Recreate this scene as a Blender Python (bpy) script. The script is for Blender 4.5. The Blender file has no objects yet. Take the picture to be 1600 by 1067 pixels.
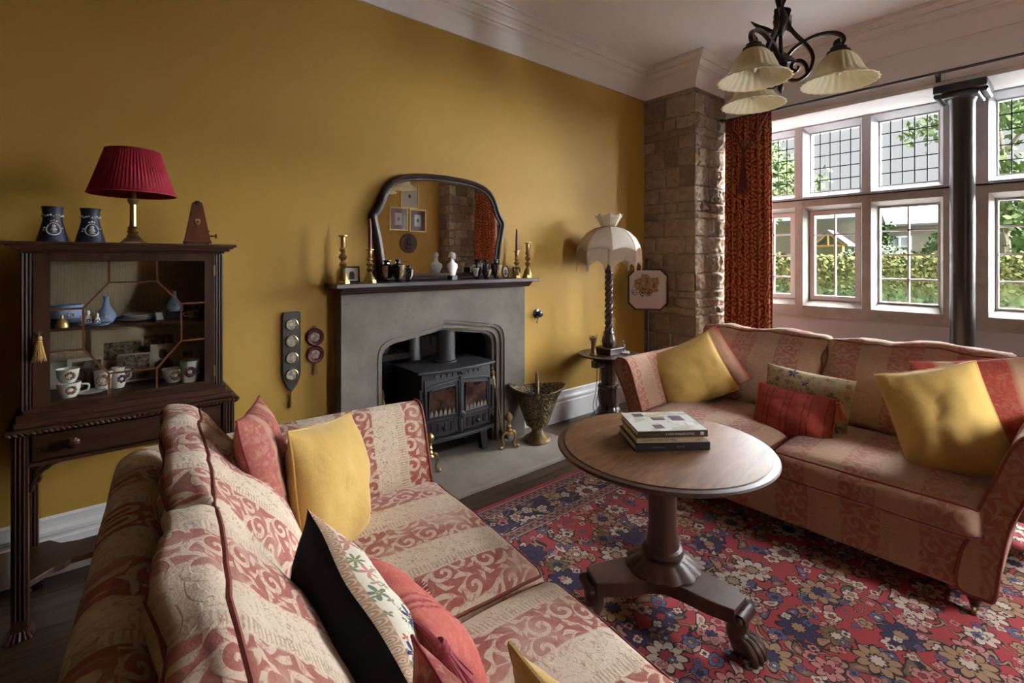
import bpy, math, random
import numpy as np
from mathutils import Vector, Matrix, Euler, noise as mn
PI = math.pi
R = math.radians
scene = bpy.context.scene
COL = scene.collection

# ------------------------------------------------------------------ camera
cd = bpy.data.cameras.new('camera')
cam = bpy.data.objects.new('camera', cd)
COL.objects.link(cam)
cd.sensor_width = 36.0
cd.lens = 760.0 / 1600.0 * 36.0
cd.shift_y = -(533.5 - 406.0) / 1600.0
cd.clip_start = 0.02
cd.clip_end = 300
cam.location = (0, 0, 1.45)
_th = math.atan2(908.0, 760.0)                       # angle of view direction from +X towards +Y
_fwd = Vector((math.cos(_th), math.sin(_th), 0))
cam.rotation_euler = _fwd.to_track_quat('-Z', 'Y').to_euler()
scene.camera = cam

# ------------------------------------------------------------------ view, world, sun
vs = scene.view_settings
scene.display_settings.display_device = 'sRGB'
vs.view_transform = 'Standard'
vs.look = 'None'
vs.gamma = 1.0
vs.use_curve_mapping = False
vs.exposure = 0.25

world = bpy.data.worlds.new('overcast_sky')
scene.world = world
world.use_nodes = True
wn = world.node_tree
bg = wn.nodes['Background']
tc = wn.nodes.new('ShaderNodeTexCoord')
nz = wn.nodes.new('ShaderNodeTexNoise')
nz.inputs['Scale'].default_value = 2.0
nz.inputs['Detail'].default_value = 4
rp = wn.nodes.new('ShaderNodeValToRGB')
rp.color_ramp.elements[0].color = (0.80, 0.83, 0.86, 1)
rp.color_ramp.elements[1].color = (0.95, 0.95, 0.94, 1)
wn.links.new(tc.outputs['Generated'], nz.inputs['Vector'])
wn.links.new(nz.outputs['Fac'], rp.inputs['Fac'])
wn.links.new(rp.outputs['Color'], bg.inputs['Color'])
bg.inputs['Strength'].default_value = 0.74

sl = bpy.data.lights.new('hazy_sun', 'SUN')
sl.energy = 232.0
sl.angle = R(120)
sl.color = (0.94, 0.97, 1.0)
so = bpy.data.objects.new('hazy_sun', sl)
COL.objects.link(so)
so.location = (12, -3, 8)
so.rotation_euler = Vector((-1.0, 0.90, -0.46)).to_track_quat('-Z', 'Y').to_euler()

# ------------------------------------------------------------------ node helper
class G:
    def __init__(s, name, rough=0.6, metal=0.0, spec=0.5):
        s.m = bpy.data.materials.new(name)
        s.m.use_nodes = True
        s.t = s.m.node_tree
        s.b = s.t.nodes['Principled BSDF']
        s.b.inputs['Roughness'].default_value = rough
        s.b.inputs['Metallic'].default_value = metal
        s.b.inputs['Specular IOR Level'].default_value = spec
    def put(s, sock, v):
        if v is None: return
        if isinstance(v, bpy.types.NodeSocket): s.t.links.new(v, sock)
        else:
            if sock.type == 'RGBA' and hasattr(v, '__len__') and len(v) == 3: v = (*v, 1)
            sock.default_value = v
    def n(s, typ, o=0, props=None, **inp):
        nd = s.t.nodes.new('ShaderNode' + typ)
        for k, v in (props or {}).items(): setattr(nd, k, v)
        for k, v in inp.items(): s.put(nd.inputs[k.replace('_', ' ')], v)
        return nd.outputs[o]
    def ma(s, op, a, b=None, c=None, clamp=False):
        nd = s.t.nodes.new('ShaderNodeMath'); nd.operation = op; nd.use_clamp = clamp
        for i, v in enumerate((a, b, c)):
            if v is not None: s.put(nd.inputs[i], v)
        return nd.outputs[0]
    def vm(s, op, a, b=None, o=0, sc=None):
        nd = s.t.nodes.new('ShaderNodeVectorMath'); nd.operation = op
        s.put(nd.inputs[0], a)
        if b is not None: s.put(nd.inputs[1], b)
        if sc is not None: s.put(nd.inputs['Scale'], sc)
        return nd.outputs[o]
    def mix(s, f, a, b, blend='MIX'):
        nd = s.t.nodes.new('ShaderNodeMix'); nd.data_type = 'RGBA'; nd.blend_type = blend
        s.put(nd.inputs[0], f); s.put(nd.inputs[6], a); s.put(nd.inputs[7], b)
        return nd.outputs[2]
    def ramp(s, f, stops, interp='LINEAR'):
        nd = s.t.nodes.new('ShaderNodeValToRGB'); r = nd.color_ramp; r.interpolation = interp
        while len(r.elements) < len(stops): r.elements.new(0.5)
        for e, (p, c) in zip(r.elements, stops):
            e.position = p
            e.color = (*c, 1) if hasattr(c, '__len__') else (c, c, c, 1)
        s.put(nd.inputs[0], f)
        return nd.outputs[0]
    def step(s, x, a, b):        # smooth step from a to b
        nd = s.t.nodes.new('ShaderNodeMapRange'); nd.interpolation_type = 'SMOOTHSTEP'
        s.put(nd.inputs[0], x); s.put(nd.inputs[1], a); s.put(nd.inputs[2], b)
        return nd.outputs[0]
    def obj(s): return s.n('TexCoord', 3)
    def uv(s): return s.n('TexCoord', 2)
    def noise(s, vec, scale, detail=3, dist=0.0, rough=0.5, o=0):
        return s.n('TexNoise', o, Vector=vec, Scale=scale, Detail=detail, Distortion=dist, Roughness=rough)
    def mapv(s, vec, scale=(1, 1, 1), rot=(0, 0, 0), loc=(0, 0, 0)):
        return s.n('Mapping', 0, Vector=vec, Scale=scale, Rotation=rot, Location=loc)
    def sep(s, v):
        nd = s.t.nodes.new('ShaderNodeSeparateXYZ'); s.put(nd.inputs[0], v)
        return nd.outputs
    def comb(s, x, y, z=0.0):
        nd = s.t.nodes.new('ShaderNodeCombineXYZ')
        for i, v in enumerate((x, y, z)): s.put(nd.inputs[i], v)
        return nd.outputs[0]
    def cells(s, vec, scale, rnd=0.7):
        """voronoi cell polar coordinates: radius (cell units), angle, random colour"""
        nd = s.t.nodes.new('ShaderNodeTexVoronoi'); nd.voronoi_dimensions = '2D'
        s.put(nd.inputs['Vector'], vec)
        nd.inputs['Scale'].default_value = scale; nd.inputs['Randomness'].default_value = rnd
        d = s.vm('SUBTRACT', vec, nd.outputs['Position'])
        x, y, z = s.sep(d)
        r = s.ma('MULTIPLY', nd.outputs['Distance'], 1.0)
        a = s.ma('ARCTAN2', y, x)
        return r, a, nd.outputs['Color'], x, y
    def bump(s, h, strength=0.3, dist=0.01):
        nd = s.t.nodes.new('ShaderNodeBump')
        nd.inputs['Strength'].default_value = strength; nd.inputs['Distance'].default_value = dist
        s.put(nd.inputs['Height'], h)
        s.t.links.new(nd.outputs[0], s.b.inputs['Normal'])
    def col(s, c): s.put(s.b.inputs['Base Color'], c); return s
    def rough(s, c): s.put(s.b.inputs['Roughness'], c); return s

def plain(name, c, rough=0.6, metal=0.0, spec=0.5, var=0.12, scale=12.0, bump=0.0, bscale=60):
    g = G(name, rough, metal, spec)
    v = g.obj()
    f = g.noise(v, scale, 4)
    g.col(g.mix(f, tuple(x * (1 - var) for x in c), tuple(min(1, x * (1 + var)) for x in c)))
    if bump: g.bump(g.noise(v, bscale, 4), bump, 0.004)
    return g.m

def wood(name, dark, light, axis=0, rough=0.35, scale=1.0, spec=0.5):
    g = G(name, rough, 0, spec)
    v = g.obj()
    sc = [22 * scale] * 3; sc[axis] = 1.6 * scale
    mv = g.mapv(v, tuple(sc))
    f = g.noise(mv, 1.0, 6, 0.6, 0.6)
    g.col(g.ramp(f, [(0.3, dark), (0.7, light)]))
    g.rough(g.ramp(f, [(0.3, rough * 0.85), (0.8, rough * 1.25)]))
    g.bump(f, 0.03, 0.002)
    return g.m

M = {}
# ------------------------------------------------------------------ materials: room
def mk_wall():
    g = G('ochre_paint', 0.62, 0, 0.35)
    v = g.obj()
    f = g.noise(v, 1.3, 4)
    g.col(g.mix(f, (0.365, 0.210, 0.034), (0.435, 0.260, 0.050)))
    g.bump(g.noise(v, 90, 3), 0.05, 0.002)
    M['ochre'] = g.m
mk_wall()
M['white'] = plain('white_plaster', (0.86, 0.84, 0.83), 0.7, var=0.05, scale=2)
M['ceiling'] = plain('ceiling_paint', (0.88, 0.87, 0.86), 0.8, var=0.03, scale=1.0)
M['lowwall'] = plain('pale_pink_plaster', (0.36, 0.36, 0.375), 0.7, var=0.05, scale=2)
M['skirt'] = plain('skirting_gloss_paint', (0.72, 0.70, 0.70), 0.4, var=0.03, scale=4)
def mk_floor():
    g = G('dark_oak_boards', 0.34)
    v = g.obj()
    x, y, z = g.sep(v)
    row = g.ma('FLOOR', g.ma('MULTIPLY', y, 7.2))
    fr = g.ma('FRACT', g.ma('MULTIPLY', y, 7.2))
    gap = g.ma('MULTIPLY', g.step(fr, 0.0, 0.035), g.step(fr, 1.0, 0.965))
    rnd = g.n('TexWhiteNoise', 0, {'noise_dimensions': '1D'}, W=row)
    mv = g.mapv(g.comb(g.ma('ADD', x, g.ma('MULTIPLY', rnd, 9.0)), y, z), (1.8, 26, 1))
    f = g.noise(mv, 1.0, 7, 0.9, 0.62)
    c = g.ramp(f, [(0.28, (0.030, 0.018, 0.011)), (0.55, (0.095, 0.056, 0.034)), (0.8, (0.165, 0.10, 0.06))])
    c = g.mix(g.ma('MULTIPLY', rnd, 0.45), c, (0.05, 0.03, 0.02))
    g.col(g.mix(gap, (0.008, 0.006, 0.005), c))
    g.bump(g.ma('MULTIPLY', gap, g.ma('ADD', 0.8, g.ma('MULTIPLY', f, 0.2))), 0.4, 0.004)
    M['floor'] = g.m
mk_floor()
def mk_stone():
    g = G('rubble_stone', 0.88, 0, 0.2)
    v = g.obj()
    at = g.n('Attribute', 2, {'attribute_name': 'tint'})
    base = g.ramp(at, [(0.0, (0.30, 0.25, 0.20)), (0.08, (0.21, 0.155, 0.115)), (0.35, (0.31, 0.23, 0.16)), (0.6, (0.40, 0.30, 0.21)),
                       (0.8, (0.46, 0.36, 0.26)), (1.0, (0.34, 0.23, 0.16))])
    f = g.noise(v, 18, 8, 0.4, 0.62)
    c = g.mix(g.step(f, 0.35, 0.7), g.mix(0.4, base, (0.10, 0.075, 0.06)), base)
    c = g.mix(g.ma('MULTIPLY', g.step(g.noise(v, 5, 5), 0.52, 0.75), 0.5), c, (0.36, 0.30, 0.24))
    g.col(c)
    g.bump(g.noise(v, 42, 8, 0.2, 0.65), 0.55, 0.012)
    M['rubble'] = g.m
mk_stone()
def mk_ashlar(name, a, b, dark):
    g = G(name, 0.8, 0, 0.3)
    v = g.obj()
    f = g.noise(v, 4, 8, 0.3, 0.6)
    c = g.ramp(f, [(0.3, a), (0.65, b)])
    c = g.mix(g.ma('MULTIPLY', g.step(g.noise(v, 26, 6), 0.56, 0.75), 0.35), c, dark)
    g.col(c)
    g.bump(g.noise(v, 60, 5), 0.12, 0.003)
    return g.m
M['ashlar'] = mk_ashlar('grey_sandstone', (0.115, 0.095, 0.078), (0.175, 0.15, 0.128), (0.09, 0.072, 0.06))
M['hearth'] = mk_ashlar('hearth_stone', (0.24, 0.205, 0.175), (0.33, 0.285, 0.245), (0.20, 0.16, 0.14))
M['mullion'] = mk_ashlar('window_stone', (0.22, 0.195, 0.165), (0.31, 0.285, 0.255), (0.16, 0.125, 0.09))
M['mullion_p'] = mk_ashlar('limewashed_stone', (0.33, 0.33, 0.345), (0.39, 0.39, 0.40), (0.27, 0.26, 0.26))
M['iron_black'] = plain('gloss_black_iron', (0.02, 0.019, 0.021), 0.28, 0.0, 0.6, 0.2, 8)
M['lead'] = plain('lead_came', (0.012, 0.013, 0.016), 0.8, 0.0, 0.1)
M['casement'] = plain('white_casement_paint', (0.46, 0.46, 0.47), 0.4, var=0.04)
def mk_glass(name, tint=(0.96, 0.97, 0.97), refl=1.0):
    g = G(name)
    nt = g.t
    out = nt.nodes['Material Output']
    tr = nt.nodes.new('ShaderNodeBsdfTransparent'); tr.inputs[0].default_value = (*tint, 1)
    gl = nt.nodes.new('ShaderNodeBsdfGlossy'); gl.inputs['Roughness'].default_value = 0.03
    fr = nt.nodes.new('ShaderNodeFresnel'); fr.inputs['IOR'].default_value = 1.45
    geo = nt.nodes.new('ShaderNodeNewGeometry')
    f = g.ma('MULTIPLY', g.ma('MULTIPLY', fr.outputs[0], refl), g.ma('SUBTRACT', 1.0, geo.outputs['Backfacing']), clamp=True)
    mx = nt.nodes.new('ShaderNodeMixShader')
    nt.links.new(f, mx.inputs[0]); nt.links.new(tr.outputs[0], mx.inputs[1]); nt.links.new(gl.outputs[0], mx.inputs[2])
    nt.links.new(mx.outputs[0], out.inputs['Surface'])
    return g.m
M['glass'] = mk_glass('window_glass', refl=0.8)
M['cabglass'] = mk_glass('cabinet_glass', (0.98, 0.98, 0.97), 0.35)
g = G('mirror_silver', 0.015, 1.0); g.col((0.86, 0.86, 0.84)); M['mirror'] = g.m

# ------------------------------------------------------------------ materials: furniture
M['mahog'] = wood('dark_mahogany', (0.022, 0.009, 0.005), (0.072, 0.028, 0.014), 2, 0.42, 1.0, 0.3)
M['mahogx'] = wood('dark_mahogany_long', (0.024, 0.010, 0.005), (0.076, 0.030, 0.015), 0, 0.42, 1.0, 0.3)
M['shelfwood'] = wood('mantel_oak', (0.010, 0.005, 0.004), (0.045, 0.021, 0.015), 0, 0.38)
M['redwood'] = wood('table_mahogany', (0.030, 0.012, 0.008), (0.085, 0.036, 0.021), 2, 0.42, 1.0, 0.35)
M['carved'] = wood('carved_oak', (0.018, 0.010, 0.007), (0.085, 0.048, 0.03), 2, 0.3)
M['metrowood'] = wood('metronome_mahogany', (0.07, 0.020, 0.009), (0.16, 0.055, 0.022), 2, 0.35)
def mk_tabletop():
    g = G('burr_walnut_top', 0.26)
    v = g.obj()
    w = g.noise(v, 2.2, 5, 2.5, 0.6)
    f = g.noise(g.mapv(v, (3, 14, 1), (0, 0, 0.5)), 1.4, 8, 1.6, 0.66)
    c = g.ramp(f, [(0.28, (0.075, 0.030, 0.012)), (0.5, (0.165, 0.076, 0.032)), (0.75, (0.25, 0.128, 0.06))])
    c = g.mix(g.ma('MULTIPLY', g.step(w, 0.5, 0.72), 0.55), c, (0.13, 0.055, 0.026))
    g.col(c)
    g.rough(g.ramp(g.noise(v, 6, 5), [(0.3, 0.46), (0.75, 0.56)]))
    g.b.inputs['Specular IOR Level'].default_value = 0.28
    M['tabletop'] = g.m
mk_tabletop()
M['brass'] = plain('old_brass', (0.42, 0.29, 0.12), 0.3, 1.0, var=0.25, scale=20)
M['dullbrass'] = plain('dull_brass', (0.24, 0.17, 0.085), 0.42, 1.0, var=0.3, scale=25)
M['castiron'] = plain('stove_black', (0.035, 0.034, 0.037), 0.5, 0.3, 0.5, 0.15, 30, 0.08, 200)
M['soot'] = plain('sooty_brick', (0.030, 0.022, 0.018), 0.9, 0, 0.2, 0.5, 14, 0.5, 30)
M['burgundy'] = plain('burgundy_wax', (0.13, 0.012, 0.02), 0.45)
M['piping'] = plain('red_cord', (0.22, 0.05, 0.035), 0.8, var=0.3, scale=80)
M['tanpipe'] = plain('tan_cord', (0.32, 0.20, 0.12), 0.8, var=0.3, scale=80)
M['gold'] = plain('gilt', (0.55, 0.38, 0.13), 0.4, 0.8)
M['goldthread'] = plain('gold_thread', (0.42, 0.25, 0.07), 0.7, var=0.3, scale=150)
M['rustthread'] = plain('rust_thread', (0.42, 0.10, 0.045), 0.8, var=0.35, scale=150)
M['pinkthread'] = plain('crimson_thread', (0.27, 0.028, 0.045), 0.8, var=0.4, scale=150)
M['whitepot'] = plain('white_china', (0.74, 0.72, 0.68), 0.25, var=0.04)
M['bluepot'] = plain('pale_blue_jasper', (0.26, 0.36, 0.60), 0.6, var=0.06)
M['navypot'] = plain('navy_jasper', (0.008, 0.010, 0.032), 0.55, var=0.15)
M['relief'] = plain('white_relief', (0.48, 0.47, 0.47), 0.6, var=0.08)
M['blackglaze'] = plain('black_glaze', (0.012, 0.010, 0.010), 0.2, 0, 0.6)
M['paper'] = plain('old_paper', (0.66, 0.54, 0.36), 0.8, var=0.2, scale=6)
M['cardwhite'] = plain('white_card', (0.62, 0.58, 0.50), 0.7, var=0.05)
M['darkink'] = plain('dark_print', (0.035, 0.028, 0.025), 0.7, var=0.3)
M['sepia'] = None
def mk_photo(name, a, b, sc):
    g = G(name, 0.5)
    f = g.noise(g.obj(), sc, 5, 0.8)
    g.col(g.ramp(f, [(0.38, a), (0.62, b)]))
    return g.m
M['sepia'] = mk_photo('sepia_photograph', (0.04, 0.028, 0.02), (0.30, 0.22, 0.14), 38)
M['newsprint'] = mk_photo('news_engraving', (0.05, 0.04, 0.03), (0.36, 0.29, 0.19), 70)
g = G('silk_red_shade', 0.75); M_v = g.obj()
g.col(g.mix(g.noise(M_v, 40, 3), (0.26, 0.004, 0.018), (0.36, 0.008, 0.03)))
M['redshade'] = g.m
def mk_cream_shade(name, a, b, tr):
    g = G(name, 0.8)
    c = g.mix(g.noise(g.obj(), 30, 4), a, b)
    g.col(c)
    nt = g.t
    out = nt.nodes['Material Output']
    tl = nt.nodes.new('ShaderNodeBsdfTranslucent'); g.put(tl.inputs[0], c)
    mx = nt.nodes.new('ShaderNodeMixShader'); mx.inputs[0].default_value = tr
    nt.links.new(g.b.outputs[0], mx.inputs[1]); nt.links.new(tl.outputs[0], mx.inputs[2])
    nt.links.new(mx.outputs[0], out.inputs['Surface'])
    return g.m
M['creamshade'] = mk_cream_shade('cream_silk_shade', (0.80, 0.73, 0.64), (0.88, 0.82, 0.73), 0.4)
M['fringe'] = mk_cream_shade('cream_fringe', (0.60, 0.46, 0.35), (0.70, 0.56, 0.44), 0.25)
M['alabaster'] = mk_cream_shade('alabaster_glass', (0.80, 0.72, 0.52), (0.88, 0.82, 0.64), 0.5)
M['bulb'] = plain('unlit_bulb_glass', (0.6, 0.58, 0.52), 0.15)
M['ironbrown'] = plain('bronzed_iron', (0.035, 0.022, 0.017), 0.42, 0.5, 0.5, 0.35, 30)

def mk_sofa(key, nm, CA, CB, RA, RB, WR):
    g = G(nm, 0.9, 0, 0.15)
    uv = g.uv()
    wob = g.noise(uv, 6, 3, o=1)
    p = g.vm('ADD', uv, g.vm('SCALE', g.vm('SUBTRACT', wob, (0.5, 0.5, 0.5)), sc=0.035))
    u, v, _ = g.sep(p)
    u0, v0, _ = g.sep(uv)
    s = g.ma('FRACT', g.ma('DIVIDE', u, 0.29))
    red = g.ma('MULTIPLY', g.step(s, 0.06, 0.09), g.step(s, 0.60, 0.57))
    r, a, cc, _, _ = g.cells(p, 9.5, 0.6)
    spi = g.ma('SINE', g.ma('ADD', g.ma('MULTIPLY', a, 1.0), g.ma('MULTIPLY', r, 19.0)))
    leaf = g.ma('SINE', g.ma('ADD', g.ma('MULTIPLY', a, 5.0), g.ma('MULTIPLY', r, -12.0)))
    inr = g.step(r, 0.42, 0.34)
    scr = g.ma('ADD', g.ma('MULTIPLY', inr, g.step(spi, 0.1, 0.35)), g.ma('MULTIPLY', g.ma('SUBTRACT', 1.0, inr), g.step(leaf, 0.2, 0.5)))
    n1 = g.noise(p, 62, 6, 1.4, 0.7)
    n2 = g.noise(p, 90, 3, 0.6)
    speck = g.step(n1, 0.52, 0.60)
    cream = g.mix(g.noise(p, 7, 4), CA, CB)
    redc = g.mix(n2, RA, RB)
    inred = g.mix(g.ma('MULTIPLY', scr, g.ma('SUBTRACT', 0.85, g.ma('MULTIPLY', speck, 0.55))), redc, cream)
    inred = g.mix(g.ma('MULTIPLY', speck, 0.30), inred, g.mix(0.5, WR, RA))
    incream = g.mix(g.ma('MULTIPLY', speck, g.ma('ADD', 0.45, g.ma('MULTIPLY', scr, 0.35))), cream, g.mix(0.5, redc, (0.33, 0.2, 0.11)))
    c = g.mix(red, incream, inred)
    # ribbed edge to the stripe
    ribm = g.ma('MULTIPLY', g.step(s, 0.60, 0.61), g.step(s, 0.72, 0.71))
    rib = g.ma('MULTIPLY', ribm, g.step(g.ma('SINE', g.ma('MULTIPLY', v0, 520.0)), 0.0, 0.6))
    c = g.mix(g.ma('MULTIPLY', rib, 0.5), c, (0.30, 0.17, 0.10))
    # wear
    wear = g.ma('ADD', 0.05, g.ma('MULTIPLY', g.step(g.noise(p, 3.6, 6, 0.8, 0.6), 0.44, 0.70), 0.60), clamp=True)
    c = g.mix(wear, c, WR)
    g.col(c)
    g.b.inputs['Sheen Weight'].default_value = 0.15
    h = g.ma('ADD', g.ma('MULTIPLY', g.noise(p, 260, 2), 0.5), g.ma('ADD', g.ma('MULTIPLY', scr, 0.5), g.ma('MULTIPLY', n1, 0.5)))
    g.bump(h, 0.35, 0.004)
    M[key] = g.m
mk_sofa('damask', 'faded_damask', (0.66, 0.53, 0.40), (0.76, 0.65, 0.52), (0.30, 0.060, 0.046), (0.41, 0.11, 0.088), (0.66, 0.49, 0.39))
mk_sofa('damask_shaded', 'shaded_damask', (0.34, 0.205, 0.130), (0.42, 0.265, 0.175), (0.26, 0.085, 0.060), (0.33, 0.125, 0.090), (0.37, 0.215, 0.145))  # same damask as above, with the window sofa's shade mixed into the colours

def mk_stripe(name, cols, per, wear, axis=0, hs=200):
    """woven stripe cushion; cols = ramp stops over one period"""
    g = G(name, 0.92, 0, 0.1)
    v = g.obj()
    w = g.noise(v, 9, 3, o=1)
    p = g.vm('ADD', v, g.vm('SCALE', g.vm('SUBTRACT', w, (0.5, 0.5, 0.5)), sc=0.02))
    q = g.sep(p)
    s = g.ma('FRACT', g.ma('DIVIDE', q[axis], per))
    c = g.ramp(s, cols)
    n = g.noise(p, 55, 5, 0.8)
    c = g.mix(g.ma('MULTIPLY', g.step(n, 0.45, 0.65), 0.35), c, wear)
    g.col(c)
    g.bump(g.noise(v, hs, 3), 0.4, 0.003)
    return g.m
P1, P2, P3 = (0.37, 0.115, 0.095), (0.46, 0.26, 0.20), (0.30, 0.075, 0.065)
M['pinkstripe'] = mk_stripe('faded_pink_stripe', [(0.0, P1), (0.3, P1), (0.38, P2), (0.55, P2), (0.62, P3), (0.8, P3), (0.9, P1), (1.0, P1)], 0.2, (0.55, 0.36, 0.25))
M['reddiamond'] = mk_stripe('red_cream_weave', [(0, (0.34, 0.06, 0.045)), (0.45, (0.34, 0.06, 0.045)), (0.55, (0.46, 0.28, 0.18)), (0.7, (0.46, 0.28, 0.18)), (0.8, (0.28, 0.05, 0.04)), (1, (0.34, 0.06, 0.045))], 0.26, (0.42, 0.22, 0.14))
M['rustlumbar'] = mk_stripe('rust_silk_stripe', [(0, (0.27, 0.045, 0.033)), (0.62, (0.30, 0.055, 0.040)), (0.66, (0.14, 0.022, 0.018)), (0.7, (0.28, 0.05, 0.035)), (0.9, (0.28, 0.05, 0.035)), (0.94, (0.14, 0.02, 0.018)), (1, (0.27, 0.045, 0.033))], 0.105, (0.36, 0.09, 0.06))
M['coral'] = mk_stripe('coral_brocade', [(0, (0.40, 0.095, 0.080)), (0.5, (0.43, 0.115, 0.095)), (0.53, (0.24, 0.03, 0.045)), (0.58, (0.45, 0.15, 0.12)), (0.62, (0.24, 0.03, 0.045)), (0.70, (0.45, 0.15, 0.12)), (0.74, (0.26, 0.035, 0.045)), (0.78, (0.43, 0.12, 0.095)), (1, (0.40, 0.095, 0.080))], 0.17, (0.50, 0.19, 0.15), 0)
def mk_mustard():
    g = G('mustard_velvet', 0.75, 0, 0.25)
    v = g.obj()
    g.col(g.mix(g.noise(v, 5, 4), (0.50, 0.31, 0.075), (0.62, 0.40, 0.115)))
    g.b.inputs['Sheen Weight'].default_value = 0.25
    g.bump(g.ma('ADD', g.noise(v, 8, 3, 1.8), g.ma('MULTIPLY', g.noise(v, 180, 2), 0.12)), 0.3, 0.014)
    M['mustard'] = g.m
mk_mustard()
M['navyvelvet'] = plain('midnight_velvet', (0.012, 0.010, 0.016), 0.85, 0, 0.2, 0.3, 40)
def mk_embroid(name, ground, border):
    """flowers in cell polar coordinates on a plain ground (object x, z)"""
    g = G(name, 0.9, 0, 0.1)
    v = g.obj()
    x, y, z = g.sep(v)
    p = g.comb(x, z, 0.0)
    c = g.mix(g.noise(p, 60, 3), tuple(k * 0.88 for k in ground), ground)
    for sc, petals, R0, pal, seed in ((17.0, 7, 0.34, [(0.16, 0.20, 0.10), (0.24, 0.28, 0.16), (0.12, 0.17, 0.10)], 3.3),
                                      (12.0, 5, 0.36, [(0.05, 0.04, 0.12), (0.45, 0.20, 0.17), (0.14, 0.18, 0.12)], 0.0),
                                      (24.0, 4, 0.34, [(0.40, 0.09, 0.07), (0.18, 0.22, 0.14), (0.36, 0.24, 0.2)], 7.1)):
        r, a, cc, _, _ = g.cells(g.vm('ADD', p, (seed, seed * 0.7, 0)), sc, 0.75)
        rr, gg, bb = g.sep(cc)
        R_ = g.ma('MULTIPLY', g.ma('ADD', 0.62, g.ma('MULTIPLY', g.ma('SINE', g.ma('MULTIPLY', a, float(petals))), 0.38)), g.ma('MULTIPLY', g.ma('ADD', 0.55, g.ma('MULTIPLY', gg, 0.45)), R0))
        d = g.ma('DIVIDE', r, R_)
        pc = g.ramp(rr, [(0.0, pal[0]), (0.34, pal[1]), (0.67, pal[2])], 'CONSTANT')
        pc = g.mix(g.step(d, 0.30, 0.24), pc, (0.42, 0.28, 0.12))
        on = g.ma('MULTIPLY', g.step(d, 1.05, 0.95), g.step(bb, 0.12, 0.14))
        c = g.mix(on, c, pc)
    if border:   # chain-stitched rings round the edge
        ax = g.ma('MAXIMUM', g.ma('DIVIDE', g.ma('ABSOLUTE', x), border[0]), g.ma('DIVIDE', g.ma('ABSOLUTE', z), border[1]))
        bm = g.ma('MULTIPLY', g.step(ax, 0.895, 0.90), g.step(ax, 0.985, 0.98))
        sx_ = g.step(g.ma('SUBTRACT', g.ma('ABSOLUTE', x), g.ma('ABSOLUTE', z)), 0.0, 0.001)
        al = g.ma('ADD', g.ma('MULTIPLY', z, sx_), g.ma('MULTIPLY', x, g.ma('SUBTRACT', 1.0, sx_)))
        ds = g.ma('MULTIPLY', g.ma('SUBTRACT', g.ma('FRACT', g.ma('DIVIDE', al, 0.021)), 0.5), 2.0)
        dt = g.ma('DIVIDE', g.ma('SUBTRACT', ax, 0.94), 0.046)
        q_ = g.ma('SQRT', g.ma('ADD', g.ma('MULTIPLY', ds, ds), g.ma('MULTIPLY', dt, dt)))
        bc = g.ramp(q_, [(0.0, (0.13, 0.05, 0.05)), (0.25, (0.62, 0.5, 0.36)), (0.5, (0.34, 0.17, 0.11)), (0.75, (0.58, 0.46, 0.33)), (0.95, (0.40, 0.24, 0.16))])
        c = g.mix(bm, c, bc)
    g.col(c)
    g.bump(g.noise(v, 160, 3), 0.35, 0.003)
    return g.m
M['embroid'] = mk_embroid('crewel_embroidery', (0.66, 0.60, 0.50), (0.235, 0.235))
M['needlepoint'] = mk_embroid('floral_linen', (0.46, 0.37, 0.24), None)
def mk_curtain():
    g = G('red_gold_damask_curtain', 0.85, 0, 0.2)
    uv = g.uv()
    w = g.noise(uv, 8, 3, o=1)
    p = g.vm('ADD', uv, g.vm('SCALE', g.vm('SUBTRACT', w, (0.5, 0.5, 0.5)), sc=0.03))
    r, a, cc, _, _ = g.cells(p, 6.5, 0.35)
    fl = g.ma('SINE', g.ma('ADD', g.ma('MULTIPLY', a, 6.0), g.ma('MULTIPLY', r, 15.0)))
    ring = g.ma('SINE', g.ma('MULTIPLY', r, 26.0))
    k = g.step(g.ma('ADD', g.ma('MULTIPLY', fl, 0.6), g.ma('ADD', ring, g.ma('MULTIPLY', g.ma('SUBTRACT', g.noise(p, 40, 5), 0.5), 7.0))), -0.1, 0.25)
    c = g.mix(k, (0.26, 0.026, 0.022), (0.50, 0.23, 0.085))
    g.col(g.mix(g.ma('MULTIPLY', g.noise(p, 200, 2), 0.3), c, (0.10, 0.01, 0.01)))
    g.bump(g.ma('ADD', k, g.noise(p, 240, 2)), 0.2, 0.002)
    nt = g.t; out = nt.nodes['Material Output']
    tl = nt.nodes.new('ShaderNodeBsdfTranslucent'); g.put(tl.inputs[0], c)
    mx = nt.nodes.new('ShaderNodeMixShader'); mx.inputs[0].default_value = 0.12
    nt.links.new(g.b.outputs[0], mx.inputs[1]); nt.links.new(tl.outputs[0], mx.inputs[2]); nt.links.new(mx.outputs[0], out.inputs['Surface'])
    M['curtain'] = g.m
mk_curtain()

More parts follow.
